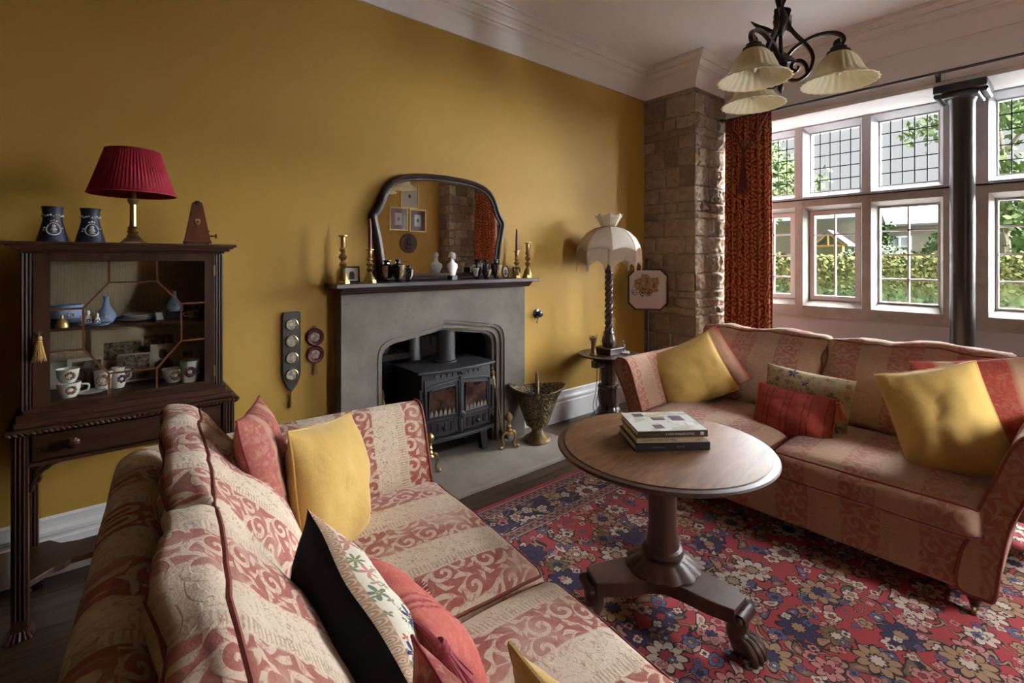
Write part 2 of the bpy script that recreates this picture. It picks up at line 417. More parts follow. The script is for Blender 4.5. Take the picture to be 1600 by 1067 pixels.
RUGX, RUGY = (0.75, 4.35), (-2.2, 2.27)
def mk_rug():
    g = G('persian_rug_pile', 0.95, 0, 0.1)
    v = g.obj()
    x, y, z = g.sep(v)
    hw, hh = (RUGX[1] - RUGX[0]) / 2, (RUGY[1] - RUGY[0]) / 2
    wv = g.noise(v, 30, 2, o=1)
    p0 = g.comb(x, y, 0.0)
    p = g.vm('ADD', p0, g.vm('SCALE', g.vm('SUBTRACT', wv, (0.5, 0.5, 0.5)), sc=0.012))
    edge = g.ma('MINIMUM', g.ma('SUBTRACT', hw, g.ma('ABSOLUTE', x)), g.ma('SUBTRACT', hh, g.ma('ABSOLUTE', y)))
    INK = (0.012, 0.009, 0.014)
    RED, RED2 = (0.34, 0.026, 0.036), (0.42, 0.045, 0.054)
    CRM, NAVY, PINK, TAN, BLUE, OLV = (0.58, 0.47, 0.38), (0.022, 0.022, 0.075), (0.52, 0.20, 0.19), (0.36, 0.22, 0.12), (0.085, 0.10, 0.22), (0.16, 0.11, 0.055)
    field = g.mix(g.noise(p, 3.0, 4), RED, RED2)
    border = g.mix(g.noise(p, 5.0, 3), NAVY, (0.04, 0.028, 0.085))
    isb = g.ma('MULTIPLY', g.step(edge, 0.105, 0.107), g.step(edge, 0.285, 0.283))
    base = g.mix(isb, field, border)
    def vines(c, sc, w, col, lw, seed):
        n = g.noise(g.vm('ADD', p, (seed, seed, 0)), sc, 2, 1.6)
        dd = g.ma('ABSOLUTE', g.ma('SUBTRACT', n, 0.5))
        c = g.mix(g.step(dd, w + lw, w + lw * 0.7), c, INK)
        return g.mix(g.step(dd, w, w * 0.7), c, col)
    def flowers(c, sc, petals, R0, amp, pal, seed, keep, rnd=0.6, core=(0.28, 0.36), inner=None):
        r, a, cc, _, _ = g.cells(g.vm('ADD', p, (seed, seed * 1.7, 0)), sc, rnd)
        rr, gg, bb = g.sep(cc)
        ang = g.ma('ADD', a, g.ma('MULTIPLY', gg, 6.28))
        wob = g.ma('ADD', g.ma('MULTIPLY', g.ma('ABSOLUTE', g.ma('SINE', g.ma('MULTIPLY', ang, petals / 2.0))), amp), 1.0 - amp)
        R_ = g.ma('MULTIPLY', wob, g.ma('MULTIPLY', R0, g.ma('ADD', 0.75, g.ma('MULTIPLY', gg, 0.25))))
        d = g.ma('DIVIDE', r, R_)
        n = len(pal)
        pc = g.ramp(rr, [(i / n, k) for i, k in enumerate(pal)], 'CONSTANT')
        cr = g.ramp(bb, [(0, RED), (0.35, NAVY), (0.6, TAN), (0.8, CRM)], 'CONSTANT')
        pc = g.mix(g.step(d, core[1] + 0.08, core[1] + 0.04), pc, INK)
        pc = g.mix(g.step(d, core[0] + 0.06, core[0]), pc, cr)
        seam = g.ma('MULTIPLY', g.step(g.ma('ABSOLUTE', g.ma('SINE', g.ma('MULTIPLY', ang, petals / 2.0))), 0.16, 0.08), g.step(d, 0.42, 0.46))
        pc = g.mix(g.ma('MULTIPLY', seam, 0.85), pc, INK)
        pc = g.mix(g.step(d, 0.86, 0.90), pc, INK)
        on = g.ma('MULTIPLY', g.step(d, 1.02, 0.99), g.step(gg, keep, keep + 0.01))
        return g.mix(on, c, pc)
    def leaves(c, sc, pal, seed, keep, asp=2.4, R0=0.40):
        r, a, cc, dx, dy = g.cells(g.vm('ADD', p, (seed * 0.6, seed, 0)), sc, 0.9)
        rr, gg, bb = g.sep(cc)
        th = g.ma('MULTIPLY', bb, 6.28)
        cs, sn = g.ma('COSINE', th), g.ma('SINE', th)
        X = g.ma('ADD', g.ma('MULTIPLY', dx, cs), g.ma('MULTIPLY', dy, sn))
        Y = g.ma('SUBTRACT', g.ma('MULTIPLY', dy, cs), g.ma('MULTIPLY', dx, sn))
        Y = g.ma('ADD', Y, g.ma('MULTIPLY', g.ma('MULTIPLY', X, X), sc * 0.9))
        d = g.ma('DIVIDE', g.ma('SQRT', g.ma('ADD', g.ma('MULTIPLY', X, X), g.ma('MULTIPLY', g.ma('MULTIPLY', Y, Y), asp * asp))), R0 / sc)
        n = len(pal)
        pc = g.ramp(rr, [(i / n, k) for i, k in enumerate(pal)], 'CONSTANT')
        pc = g.mix(g.step(d, 0.40, 0.34), pc, g.mix(gg, OLV, PINK))
        pc = g.mix(g.step(d, 0.74, 0.80), pc, INK)
        on = g.ma('MULTIPLY', g.step(d, 1.0, 0.97), g.step(gg, keep, keep + 0.01))
        return g.mix(on, c, pc)
    c = base
    c = vines(c, 3.2, 0.010, TAN, 0.012, 0.0)
    c = leaves(c, 7.0, [CRM, OLV, NAVY, TAN, PINK], 4.0, 0.25)
    c = leaves(c, 9.5, [NAVY, CRM, BLUE, OLV], 9.0, 0.35, 2.0)
    c = flowers(c, 10.0, 5, 0.40, 0.35, [CRM, PINK, BLUE, TAN], 2.0, 0.3)
    c = flowers(c, 6.0, 7, 0.40, 0.42, [NAVY, CRM, TAN, PINK, OLV], 5.0, 0.60)
    c = flowers(c, 4.0, 9, 0.38, 0.34, [CRM, NAVY, TAN, (0.50, 0.42, 0.36)], 8.0, 0.30, 0.45)
    c = flowers(c, 16.0, 4, 0.36, 0.4, [CRM, BLUE, PINK], 12.0, 0.55)
    # guard bands and selvedge
    t = g.ma('ADD', x, y)
    def band(c, a, b, m1, m2, fr):
        on = g.ma('MULTIPLY', g.step(edge, a, a + 0.001), g.step(edge, b, b - 0.001))
        zz = g.ma('SINE', g.ma('MULTIPLY', t, fr))
        zz2 = g.ma('SINE', g.ma('MULTIPLY', g.ma('SUBTRACT', x, y), fr))
        k = g.step(g.ma('ADD', zz, g.ma('MULTIPLY', zz2, 0.9)), 0.0, 0.3)
        cc = g.mix(k, m1, m2)
        cc = g.mix(g.step(g.noise(p, 60, 3), 0.56, 0.62), cc, INK)
        return g.mix(on, c, cc)
    c = band(c, 0.045, 0.095, (0.34, 0.15, 0.12), (0.10, 0.05, 0.06), 130)
    c = band(c, 0.295, 0.345, (0.34, 0.15, 0.12), (0.12, 0.05, 0.05), 130)
    for a, b, k in ((0.0, 0.03, RED), (0.03, 0.037, (0.4, 0.36, 0.36)), (0.037, 0.045, NAVY), (0.095, 0.100, (0.42, 0.36, 0.34)), (0.100, 0.106, INK), (0.284, 0.290, INK), (0.290, 0.295, (0.42, 0.36, 0.34)), (0.345, 0.351, (0.42, 0.36, 0.34)), (0.351, 0.356, INK)):
        on = g.ma('MULTIPLY', g.step(edge, a - 0.0005, a + 0.0005), g.step(edge, b + 0.0005, b - 0.0005))
        c = g.mix(on, c, k)
    c = g.mix(g.ma('MULTIPLY', g.noise(v, 140, 2), 0.35), c, g.mix(0.5, c, (0.3, 0.2, 0.18)))
    g.col(c)
    g.b.inputs['Sheen Weight'].default_value = 0.08
    g.bump(g.noise(v, 300, 3), 0.5, 0.004)
    M['rug'] = g.m
mk_rug()

# ------------------------------------------------------------------ mesh helper
def catmull(pts, n=8, closed=False):
    P = [Vector(p) for p in pts]
    out = []
    m = len(P)
    rng = range(m) if closed else range(m - 1)
    for i in rng:
        p1, p2 = P[i], P[(i + 1) % m]
        p0 = P[i - 1] if (i > 0 or closed) else p1 * 2 - p2
        p3 = P[(i + 2) % m] if (i + 2 < m or closed) else p2 * 2 - p1
        for k in range(n):
            t = k / n
            out.append(0.5 * ((2 * p1) + (p2 - p0) * t + (2 * p0 - 5 * p1 + 4 * p2 - p3) * t * t + (3 * p1 - p0 - 3 * p2 + p3) * t ** 3))
    if not closed: out.append(P[-1].copy())
    return out

class MB:
    def __init__(s): s.v = []; s.f = []; s.tint = None
    def add(s, vs, fs, mat=None):
        o = len(s.v)
        s.v += [tuple(mat @ Vector(p)) if mat else tuple(p) for p in vs]
        s.f += [tuple(i + o for i in f) for f in fs]
        return s
    def box(s, x0, x1, y0, y1, z0, z1, mat=None):
        vs = [(x, y, z) for x in (x0, x1) for y in (y0, y1) for z in (z0, z1)]
        return s.add(vs, [(0, 1, 3, 2), (4, 6, 7, 5), (0, 4, 5, 1), (2, 3, 7, 6), (0, 2, 6, 4), (1, 5, 7, 3)], mat)
    def lathe(s, prof, seg=32, mat=None, rmod=None, caps=True):
        vs, fs = [], []
        n = len(prof)
        for j in range(seg):
            a = 2 * PI * j / seg
            for i, (r, z) in enumerate(prof):
                k = rmod(a, z, r) if rmod else r
                vs.append((k * math.cos(a), k * math.sin(a), z))
        for j in range(seg):
            q = (j + 1) % seg
            for i in range(n - 1): fs.append((j * n + i, q * n + i, q * n + i + 1, j * n + i + 1))
        if caps and prof[0][0] > 1e-6: fs.append(tuple(j * n for j in reversed(range(seg))))
        if caps and prof[-1][0] > 1e-6: fs.append(tuple(j * n + n - 1 for j in range(seg)))
        return s.add(vs, fs, mat)
    def tube(s, path, r, seg=8, closed=False, mat=None, sq=None):
        P = [Vector(p) for p in path]
        n = len(P)
        rs = r if hasattr(r, '__len__') else [r] * n
        vs, fs = [], []
        up = None
        for i in range(n):
            if closed: t = P[(i + 1) % n] - P[i - 1]
            else: t = P[min(i + 1, n - 1)] - P[max(i - 1, 0)]
            if t.length < 1e-9: t = Vector((0, 0, 1))
            t.normalize()
            if up is None:
                up = Vector((0, 0, 1)) if abs(t.z) < 0.9 else Vector((1, 0, 0))
            a = up - t * up.dot(t)
            if a.length < 1e-6: a = t.orthogonal()
            a.normalize(); up = a
            b = t.cross(a)
            for k in range(seg):
                w = 2 * PI * k / seg + (PI / seg if sq else 0)
                vs.append(P[i] + a * (math.cos(w) * rs[i]) * (sq or 1) + b * (math.sin(w) * rs[i]))
        for i in range(n if closed else n - 1):
            q = (i + 1) % n
            for k in range(seg):
                l = (k + 1) % seg
                fs.append((i * seg + k, i * seg + l, q * seg + l, q * seg + k))
        if not closed:
            fs.append(tuple(reversed(range(seg)))); fs.append(tuple((n - 1) * seg + k for k in range(seg)))
        return s.add(vs, fs, mat)
    def prism(s, out, a0, a1, plane='xz', mat=None):
        def pt(p, d):
            if plane == 'xz': return (p[0], d, p[1])
            if plane == 'yz': return (d, p[0], p[1])
            return (p[0], p[1], d)
        n = len(out)
        vs = [pt(p, a0) for p in out] + [pt(p, a1) for p in out]
        fs = [tuple(range(n)), tuple(reversed(range(n, 2 * n)))]
        fs += [(i, i + n, (i + 1) % n + n, (i + 1) % n) for i in range(n)]
        return s.add(vs, fs, mat)
    def grid(s, pts, nu, nv, closed_u=False):
        fs = []
        for i in range(nu if closed_u else nu - 1):
            for j in range(nv - 1):
                q = (i + 1) % nu
                fs.append((i * nv + j, q * nv + j, q * nv + j + 1, i * nv + j + 1))
        return s.add(pts, fs)
    def sphere(s, c, r, seg=16, rings=10, sc=(1, 1, 1)):
        prof = [(r * math.sin(PI * i / rings), -r * math.cos(PI * i / rings)) for i in range(rings + 1)]
        return s.lathe(prof, seg, Matrix.Translation(c) @ Matrix.Diagonal((*sc, 1)))
    def build(s, name, mat, parent=None, smooth=True, ang=35, bev=0.0, uv=None, sub=0, loc=None, solid=0.0, bseg=2):
        me = bpy.data.meshes.new(name)
        me.from_pydata(s.v, [], s.f)
        me.update()
        import bmesh
        bm = bmesh.new(); bm.from_mesh(me)
        bmesh.ops.remove_doubles(bm, verts=bm.verts, dist=1e-5)
        bmesh.ops.recalc_face_normals(bm, faces=bm.faces)
        bm.to_mesh(me); bm.free()
        if smooth:
            for p in me.polygons: p.use_smooth = True
            me.set_sharp_from_angle(angle=R(ang))
        if uv:
            ul = me.uv_layers.new(name='UVMap')
            for l in me.loops: ul.data[l.index].uv = uv(me.vertices[l.vertex_index].co)
        if mat: me.materials.append(M[mat] if isinstance(mat, str) else mat)
        o = bpy.data.objects.new(name, me)
        COL.objects.link(o)
        if parent: o.parent = parent
        if loc: o.location = loc
        if bev:
            b = o.modifiers.new('bevel', 'BEVEL'); b.width = bev; b.segments = bseg; b.limit_method = 'ANGLE'; b.angle_limit = R(40)
        if solid:
            b = o.modifiers.new('solid', 'SOLIDIFY'); b.thickness = solid; b.offset = 0
        if sub:
            b = o.modifiers.new('sub', 'SUBSURF'); b.levels = sub; b.render_levels = sub
        return o

def tag(o, label=None, cat=None, group=None, kind=None):
    if label: o['label'] = label
    if cat: o['category'] = cat
    if group: o['group'] = group
    if kind: o['kind'] = kind
    return o
def thing(name, label, cat, loc=(0, 0, 0), rot=0, group=None):
    o = bpy.data.objects.new(name, None)
    COL.objects.link(o)
    o.empty_display_size = 0.05
    o.location = loc
    o.rotation_euler = (0, 0, rot) if not hasattr(rot, '__len__') else rot
    return tag(o, label, cat, group)
def dup(root, loc, rot=None, label=None, scale=None):
    """a copy of a thing with copies of its parts and sub-parts"""
    r = root.copy(); COL.objects.link(r); r.location = loc
    if rot is not None: r.rotation_euler = rot if hasattr(rot, '__len__') else (0, 0, rot)
    if scale: r.scale = (scale,) * 3
    if label: r['label'] = label
    for ch in [o for o in root.children]:
        c = ch.copy(); COL.objects.link(c); c.parent = r
        for gch in [o for o in ch.children]:
            d = gch.copy(); COL.objects.link(d); d.parent = c
    return r
def struct(name, mb, mat, parent=None, **k):
    o = mb.build(name, mat, parent, **k)
    if not parent: o['kind'] = 'structure'
    return o
def text(name, s, size, mat, parent, mtx, align='CENTER', ext=0.0004):
    c = bpy.data.curves.new(name, 'FONT')
    c.body = s; c.size = size; c.extrude = ext; c.align_x = align; c.align_y = 'CENTER'
    c.materials.append(M[mat])
    tmp = bpy.data.objects.new(name, c)
    COL.objects.link(tmp)
    bpy.context.view_layer.update()
    me = bpy.data.meshes.new_from_object(tmp.evaluated_get(bpy.context.evaluated_depsgraph_get()))
    bpy.data.objects.remove(tmp)
    me.name = name
    o = bpy.data.objects.new(name, me)
    COL.objects.link(o)
    o.parent = parent
    o.matrix_local = mtx
    return o
T = Matrix.Translation
def RX(a): return Matrix.Rotation(R(a), 4, 'X')
def RY(a): return Matrix.Rotation(R(a), 4, 'Y')
def RZ(a): return Matrix.Rotation(R(a), 4, 'Z')

# ================================================================== ROOM
XL, XP, XW, XG = -5.2, 4.44, 5.02, 5.47      # left wall, pillar face, window wall, stone of the bay window
YB, YF, YP, YQ = 3.09, -1.15, 2.51, -0.85
ZC = 3.42
struct('floor', MB().box(XL, 5.7, YF - 0.1, YB + 0.6, -0.1, 0), 'floor', smooth=False)
struct('ceiling', MB().box(XL - 0.1, 5.7, YF - 0.1, YB + 0.1, ZC, ZC + 0.1), 'ceiling', smooth=False)
OX0, OX1, OZ = 1.33, 2.41, 1.03
b = MB().box(XL, OX0, YB, YB + 0.1, 0, ZC).box(OX1, 5.7, YB, YB + 0.1, 0, ZC).box(OX0, OX1, YB, YB + 0.1, OZ, ZC)
struct('wall_back', b, 'ochre', smooth=False)
SX0, SX1, SZ0, SZ1 = 2.60, 2.96, 1.05, 1.85       # a small side window behind the camera
b = MB().box(XL, SX0, YF - 0.1, YF, 0, ZC).box(SX1, 5.7, YF - 0.1, YF, 0, ZC).box(SX0, SX1, YF - 0.1, YF, 0, SZ0).box(SX0, SX1, YF - 0.1, YF, SZ1, ZC)
struct('wall_front', b, 'ochre', smooth=False)
struct('wall_left', MB().box(XL - 0.1, XL, YF - 0.1, YB + 0.1, 0, ZC), 'ochre', smooth=False)
b = MB().box(XW, 5.7, YQ, YP, 2.81, ZC)
b.box(XW - 0.012, XW + 0.01, YQ, YP, 2.845, 2.862).box(XW - 0.006, XW + 0.01, YQ, YP, 2.81, 2.84)
b.box(XW, 5.7, YP, YB, 0, ZC).box(XW, 5.7, YF, YQ, 0, ZC)
struct('wall_right', b, 'white', smooth=False)
struct('wall_right_lower', MB().box(XG + 0.02, 5.7, YQ, YP, 0, 0.885), 'lowwall', smooth=False)

# cornice swept round the room
prof = [(0, 3.15), (.014, 3.15), (.018, 3.165), (.026, 3.178), (.032, 3.20), (.046, 3.235), (.074, 3.272), (.098, 3.286), (.098, 3.30), (.112, 3.303),
        (.118, 3.325), (.136, 3.345), (.136, 3.356), (.152, 3.36), (.160, 3.38), (.182, 3.394), (.182, 3.404), (.2, 3.408), (.2, ZC)]
path = [(XL, YB), (XP, YB), (XP, YP), (XW, YP), (XW, YQ), (XP, YQ), (XP, YF), (XL, YF)]
pts = []
n = len(path)
for i in range(n):
    def nrm(a, b):
        d = Vector((b[0] - a[0], b[1] - a[1])).normalized()
        return Vector((d.y, -d.x))
    n1, n2 = nrm(path[i - 1], path[i]), nrm(path[i], path[(i + 1) % n])
    off = n1 + n2
    for d, z in prof: pts.append((path[i][0] + off.x * d, path[i][1] + off.y * d, z))
struct('trim_1', MB().grid(pts, n, len(prof), True), 'white', ang=20)
# skirting
sp = [(0, 0), (.026, 0), (.026, .165), (.020, .172), (.020, .182), (.024, .19), (.024, .205), (.014, .222), (.010, .245), (.012, .258), (.006, .268), (0, .268)]
def skirting(name, x0, x1):
    m = MB().prism([(YB - a, z) for a, z in sp], x0, x1, 'yz')
    struct(name, m, 'skirt', ang=20)
skirting('baseboard_left', XL, 1.115)
skirting('baseboard_right', 2.62, XP)

# rubble stone pillars
rng = random.Random(5)
def stone_pillar(name, faces, core, seed):
    """faces: (origin, direction along, normal, width); stones laid in uneven courses"""
    rr = random.Random(seed)
    mb = MB(); tints = []
    H = 3.152
    rows = []
    z = 0.0
    while z < H:
        h = rr.choice((0.075, 0.10, 0.13, 0.16, 0.19)) * rr.uniform(0.9, 1.1)
        rows.append((z, z + h)); z += h
    for (o, d, nn, W, rough) in faces:
        o, d, nn = Vector(o), Vector(d), Vector(nn)
        lay = []
        for (z0, z1) in rows:
            u = -rr.uniform(0, 0.1); st = []
            while u < W:
                w = rr.uniform(0.12, 0.34) if (z1 - z0) > 0.1 else rr.uniform(0.15, 0.45)
                if u + w > W - 0.08: w = W - u + 0.05
                st.append((u, u + w, rr.uniform(0.1, 1.0), rr.uniform(0.2, 1.0), rr.uniform(-1, 1), rr.uniform(-1, 1))); u += w
            lay.append((z0, z1, st))
        nu, nz = int(W / 0.011) + 1, int(H / 0.011) + 1
        pts = []
        for i in range(nu):
            u = W * i / (nu - 1)
            ri = 0
            for j in range(nz):
                zz = H * j / (nz - 1)
                P = Vector((u * 5 + seed, zz * 5, nn.x * 3))
                du, dz = 0.012 * mn.noise(P * 1.6), 0.014 * mn.noise(P * 1.3 + Vector((7, 3, 1)))
                uu, zq = u + du, min(H - 0.001, max(0, zz + dz))
                for (z0, z1, st) in lay:
                    if z0 <= zq < z1: break
                for s_ in st:
                    if s_[0] <= uu < s_[1]: break
                e = min(uu - s_[0], s_[1] - uu, zq - z0, z1 - zq)
                k = min(1, max(0, e / 0.016)); k = k * k * (3 - 2 * k)
                cu, cz = (uu - (s_[0] + s_[1]) / 2), (zq - (z0 + z1) / 2)
                h = k * (0.010 + 0.016 * s_[3] * rough + 0.05 * rough * (cu * s_[4] + cz * s_[5])) + rough * 0.012 * mn.fractal(P * 4, 1.0, 2.0, 4) * (0.3 + k)
                edge = min(1, min(u, W - u) / 0.02, max(0, H - zz) / 0.03)
                pts.append(o + d * u + Vector((0, 0, zz)) + nn * (h * ((0.35 if H - zz > 0.03 else 0.0) + 0.65 * edge)))
                tints.append(s_[2] if k > 0.25 else 0.0)
        mb.grid(pts, nu, nz)
    nface = len(mb.v)
    mb.box(*core)
    tints += [0.4] * (len(mb.v) - nface)
    me = bpy.data.meshes.new(name); me.from_pydata(mb.v, [], mb.f); me.update()
    at = me.attributes.new('tint', 'FLOAT', 'POINT'); at.data.foreach_set('value', tints)
    for p in me.polygons: p.use_smooth = True
    me.set_sharp_from_angle(angle=R(50))
    me.materials.append(M['rubble'])
    ob = bpy.data.objects.new(name, me); COL.objects.link(ob); ob['kind'] = 'structure'
    return ob
stone_pillar('pillar_left', [((XP, YB, 0), (0, -1, 0), (-1, 0, 0), YB - YP, 0.35), ((XP, YP, 0), (1, 0, 0), (0, -1, 0), XW - XP, 1.35)],
             (XP + 0.02, XW, YP + 0.02, YB, 0, 3.17), 11)
stone_pillar('pillar_right', [((XP, YQ, 0), (0, -1, 0), (-1, 0, 0), YQ - YF, 0.6), ((XW, YQ, 0), (-1, 0, 0), (0, 1, 0), XW - XP, 1.35)],
             (XP + 0.02, XW, YF, YQ - 0.02, 0, 3.17), 23)

# stone mullions, transom, sill and head of the bay window
GX = 5.575
lights = [(2.449, 2.011), (1.871, 1.433), (1.293, 0.855), (0.507, 0.069), (-0.071, -0.509)]
Z0, Z1, Z2, Z3 = 1.045, 1.945, 2.134, 2.75
solid = [(YP, 2.449)] + [(lights[i][1], lights[i + 1][0]) for i in range(4)] + [(-0.509, YQ)]
lower, upper = MB(), MB()
for i, (a, c) in enumerate(solid):
    ch = 0.035
    a2, c2 = (a if i == 0 else a - ch), (c if i == len(solid) - 1 else c + ch)
    out = [(GX + 0.1, a), (GX, a), (XG, a2), (XG, c2), (GX, c), (GX + 0.1, c)]
    lower.prism(out, Z0 - 0.05, 2.06, 'xy'); upper.prism(out, 2.06, 2.81, 'xy')
def rail(mb, z0, z1, lo, hi, y0, y1):
    out = [(GX + 0.1, z0), (GX, z0), (XG + 0.004, z0 + lo), (XG + 0.004, z1 - hi), (GX, z1), (GX + 0.1, z1)]
    mb.prism([(x, z) for x, z in out], y0, y1, 'xz')
rail(lower, 0.875, Z0, 0, 0.06, YP, YQ)
lower.v = [v for v in lower.v]
def yrail(mb, z0, z1, lo, hi):
    out = [(GX + 0.1, z0), (GX, z0), (XG + 0.004, z0 + lo), (XG + 0.004, z1 - hi), (GX, z1), (GX + 0.1, z1)]
    vs = [(x, YP, z) for x, z in out] + [(x, YQ, z) for x, z in out]
    k = len(out)
    mb.add(vs, [tuple(range(k)), tuple(range(2 * k - 1, k - 1, -1))] + [(i, i + k, (i + 1) % k + k, (i + 1) % k) for i in range(k)])
lower, keep = MB(), lower
for i, (a, c) in enumerate(solid):
    ch = 0.035
    a2, c2 = (a if i == 0 else a - ch), (c if i == len(solid) - 1 else c + ch)
    lower.prism([(GX + 0.1, a), (GX, a), (XG, a2), (XG, c2), (GX, c), (GX + 0.1, c)], 0.95, 2.062, 'xy')
yrail(lower, 0.875, Z0, 0, 0.06)
yrail(lower, Z1, 2.062, 0.045, 0.0)
yrail(upper, 2.062, Z2, 0.0, 0.045)
yrail(upper, Z3, 2.81, 0.045, 0.0)
struct('trim_2', lower, 'mullion', ang=20)
struct('trim_3', upper, 'mullion_p', ang=20)
b = MB().tube([(XG - 0.008, YP, 2.062), (XG - 0.008, YQ, 2.062)], 0.007, 6)
struct('trim_4', b, 'lead')
wi = 0
for i, (a, c) in enumerate(lights):
    for up in (1, 0):
        wi += 1
        z0, z1 = (Z2, Z3) if up else (Z0, Z1)
        fw = 0.012 if up else (0.045 if i in (0, 1) else 0.014)
        fr = MB()
        x0, x1 = GX - (0.0 if up else 0.012), GX + 0.03
        fr.box(x0, x1, c, c + fw, z0, z1).box(x0, x1, a - fw, a, z0, z1).box(x0, x1, c + fw, a - fw, z0, z0 + fw).box(x0, x1, c + fw, a - fw, z1 - fw, z1)
        root = fr.build('window_%d' % wi, 'casement', smooth=False)
        root['kind'] = 'structure'
        MB().box(GX + 0.016, GX + 0.019, c + fw, a - fw, z0 + fw, z1 - fw).build('pane', 'glass', root, smooth=False)
        bars = MB()
        if up:
            for k in range(1, 5):
                y = c + (a - c) * k / 5; z = z0 + (z1 - z0) * k / 5
                bars.box(GX + 0.011, GX + 0.0155, y - .0042, y + .0042, z0, z1).box(GX + 0.011, GX + 0.0155, c, a, z - .0042, z + .0042)
            bars.build('lead', 'lead', root, smooth=False)
        else:
            ym = (a + c) / 2
            w = 0.008
            bars.box(GX + 0.004, GX + 0.026, ym - w, ym + w, z0 + fw, z1 - fw)
            zs = [z0 + (z1 - z0) * 0.73] if i == 1 else [z0 + (z1 - z0) * k / 4 for k in (1, 2, 3)]
            for z in zs: bars.box(GX + 0.004, GX + 0.026, c + fw, a - fw, z - w, z + w)
            bars.build('glazing_bar', 'casement', root, smooth=False)

b = MB()
for x in (SX0, SX1 - .04): b.box(x, x + .04, YF - .08, YF - .03, SZ0, SZ1)
for z in (SZ0, SZ1 - .04): b.box(SX0, SX1, YF - .075, YF - .035, z, z + .04)
root = b.build('window_%d' % (wi + 1), 'casement', smooth=False)
root['kind'] = 'structure'
MB().box(SX0, SX1, YF - .056, YF - .052, SZ0, SZ1).build('pane', 'glass', root, smooth=False)

# black iron column carrying the lintel
b = MB().lathe([(0.085, 0), (0.085, 0.10), (0.076, 0.13), (0.074, 2.66), (0.08, 2.68), (0.086, 2.70), (0.10, 2.715), (0.10, 2.725)], 28, T((5.125, 0.655, 0)))
colm = b.build('iron_column', 'iron_black')
tag(colm, 'round black iron column standing in front of the bay window', 'column')
b = MB().box(5.0, 5.33, 0.545, 0.765, 2.70, 2.742).box(4.985, 5.36, 0.50, 0.81, 2.742, 2.809)
b.build('capital', 'iron_black', colm, bev=0.012, smooth=False)
b = MB()
for y in (0.52, 0.79):
    b.tube([(5.03, y, 2.735), (5.3, y, 2.735)], 0.022, 10)
b.build('bracket_scroll', 'iron_black', colm)

# ================================================================== OUTSIDE
M['grass'] = plain('lawn_grass', (0.045, 0.07, 0.018), 0.9, var=0.4, scale=3)
def mk_leaf(name, a, b, zlo=None, zhi=None, lo=None):
    g = G(name, 0.9, 0, 0.04)
    v = g.obj()
    c = g.mix(g.step(g.noise(v, 9, 3), 0.35, 0.65), a, b)
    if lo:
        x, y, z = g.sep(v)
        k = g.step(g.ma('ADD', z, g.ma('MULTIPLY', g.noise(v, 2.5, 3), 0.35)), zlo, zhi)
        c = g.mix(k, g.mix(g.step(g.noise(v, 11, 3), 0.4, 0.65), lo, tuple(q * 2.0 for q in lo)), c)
    g.col(c)
    nt = g.t; out = nt.nodes['Material Output']
    tl = nt.nodes.new('ShaderNodeBsdfTranslucent'); g.put(tl.inputs[0], c)
    mx = nt.nodes.new('ShaderNodeMixShader'); mx.inputs[0].default_value = 0.0
    nt.links.new(g.b.outputs[0], mx.inputs[1]); nt.links.new(tl.outputs[0], mx.inputs[2]); nt.links.new(mx.outputs[0], out.inputs['Surface'])
    return g.m
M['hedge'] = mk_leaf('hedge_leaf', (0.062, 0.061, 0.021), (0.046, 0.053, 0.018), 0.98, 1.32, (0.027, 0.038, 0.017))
M['treeleaf'] = mk_leaf('pale_tree_leaf', (0.06, 0.09, 0.034), (0.10, 0.13, 0.055))
M['bushleaf'] = mk_leaf('grey_green_leaf', (0.035, 0.043, 0.027), (0.055, 0.063, 0.042))
M['ivyleaf'] = mk_leaf('ivy_leaf', (0.025, 0.045, 0.013), (0.042, 0.065, 0.022))
M['bark'] = plain('grey_bark', (0.12, 0.095, 0.07), 0.9, var=0.3, scale=9)
M['house'] = plain('pale_house_stone', (0.14, 0.122, 0.098), 0.9, 0, 0.2, 0.14, 5, 0.3, 12)
M['slate'] = plain('grey_slate', (0.055, 0.055, 0.057), 0.7, var=0.15, scale=8)
M['housewin'] = plain('house_window_glass', (0.16, 0.19, 0.21), 0.15)
M['porchwood'] = plain('orange_porch_timber', (0.22, 0.10, 0.03), 0.7)
struct('ground', MB().box(9.3, 60, -30, 50, -0.5, -0.25), 'grass', smooth=False)
M['bounce_strip'] = plain('pale_bounce_strip', (0.75, 0.74, 0.73), 0.95, var=0.12, scale=9)
struct('ground_bounce', MB().box(5.7, 9.3, -30, 50, -0.5, -0.25), 'bounce_strip', smooth=False)  # unseen pale strip added to bounce sunlight up to the ceiling
def leaf_quads(mb, c, ln, rr, nrm=None):
    a = Vector((rr.gauss(0, 1), rr.gauss(0, 1), rr.gauss(0, 1))).normalized()
    q = a.orthogonal().normalized()
    w = ln * 0.42
    c = Vector(c)
    mb.add([c - a * ln * .5, c + q * w, c + a * ln * .5, c - q * w], [(0, 1, 2, 3)])
rr = random.Random(3)
hb = MB()
nu, nv = 150, 26
pts = []
for i in range(nu):
    y = -3.5 + 11 * i / (nu - 1)
    for j in range(nv):
        t = j / (nv - 1)
        ang = t * PI
        ce, se = math.cos(ang), math.sin(ang)
        px = 10.0 - 0.55 * math.copysign(abs(ce) ** 0.5, ce)
        pz = -0.25 + 1.72 * se ** 0.45
        q = mn.fractal(Vector((px * 2, y * 2, pz * 2)), 1, 2, 4) * 0.09
        pts.append((px - ce * q, y, pz + se * q))
hb.grid(pts, nu, nv)
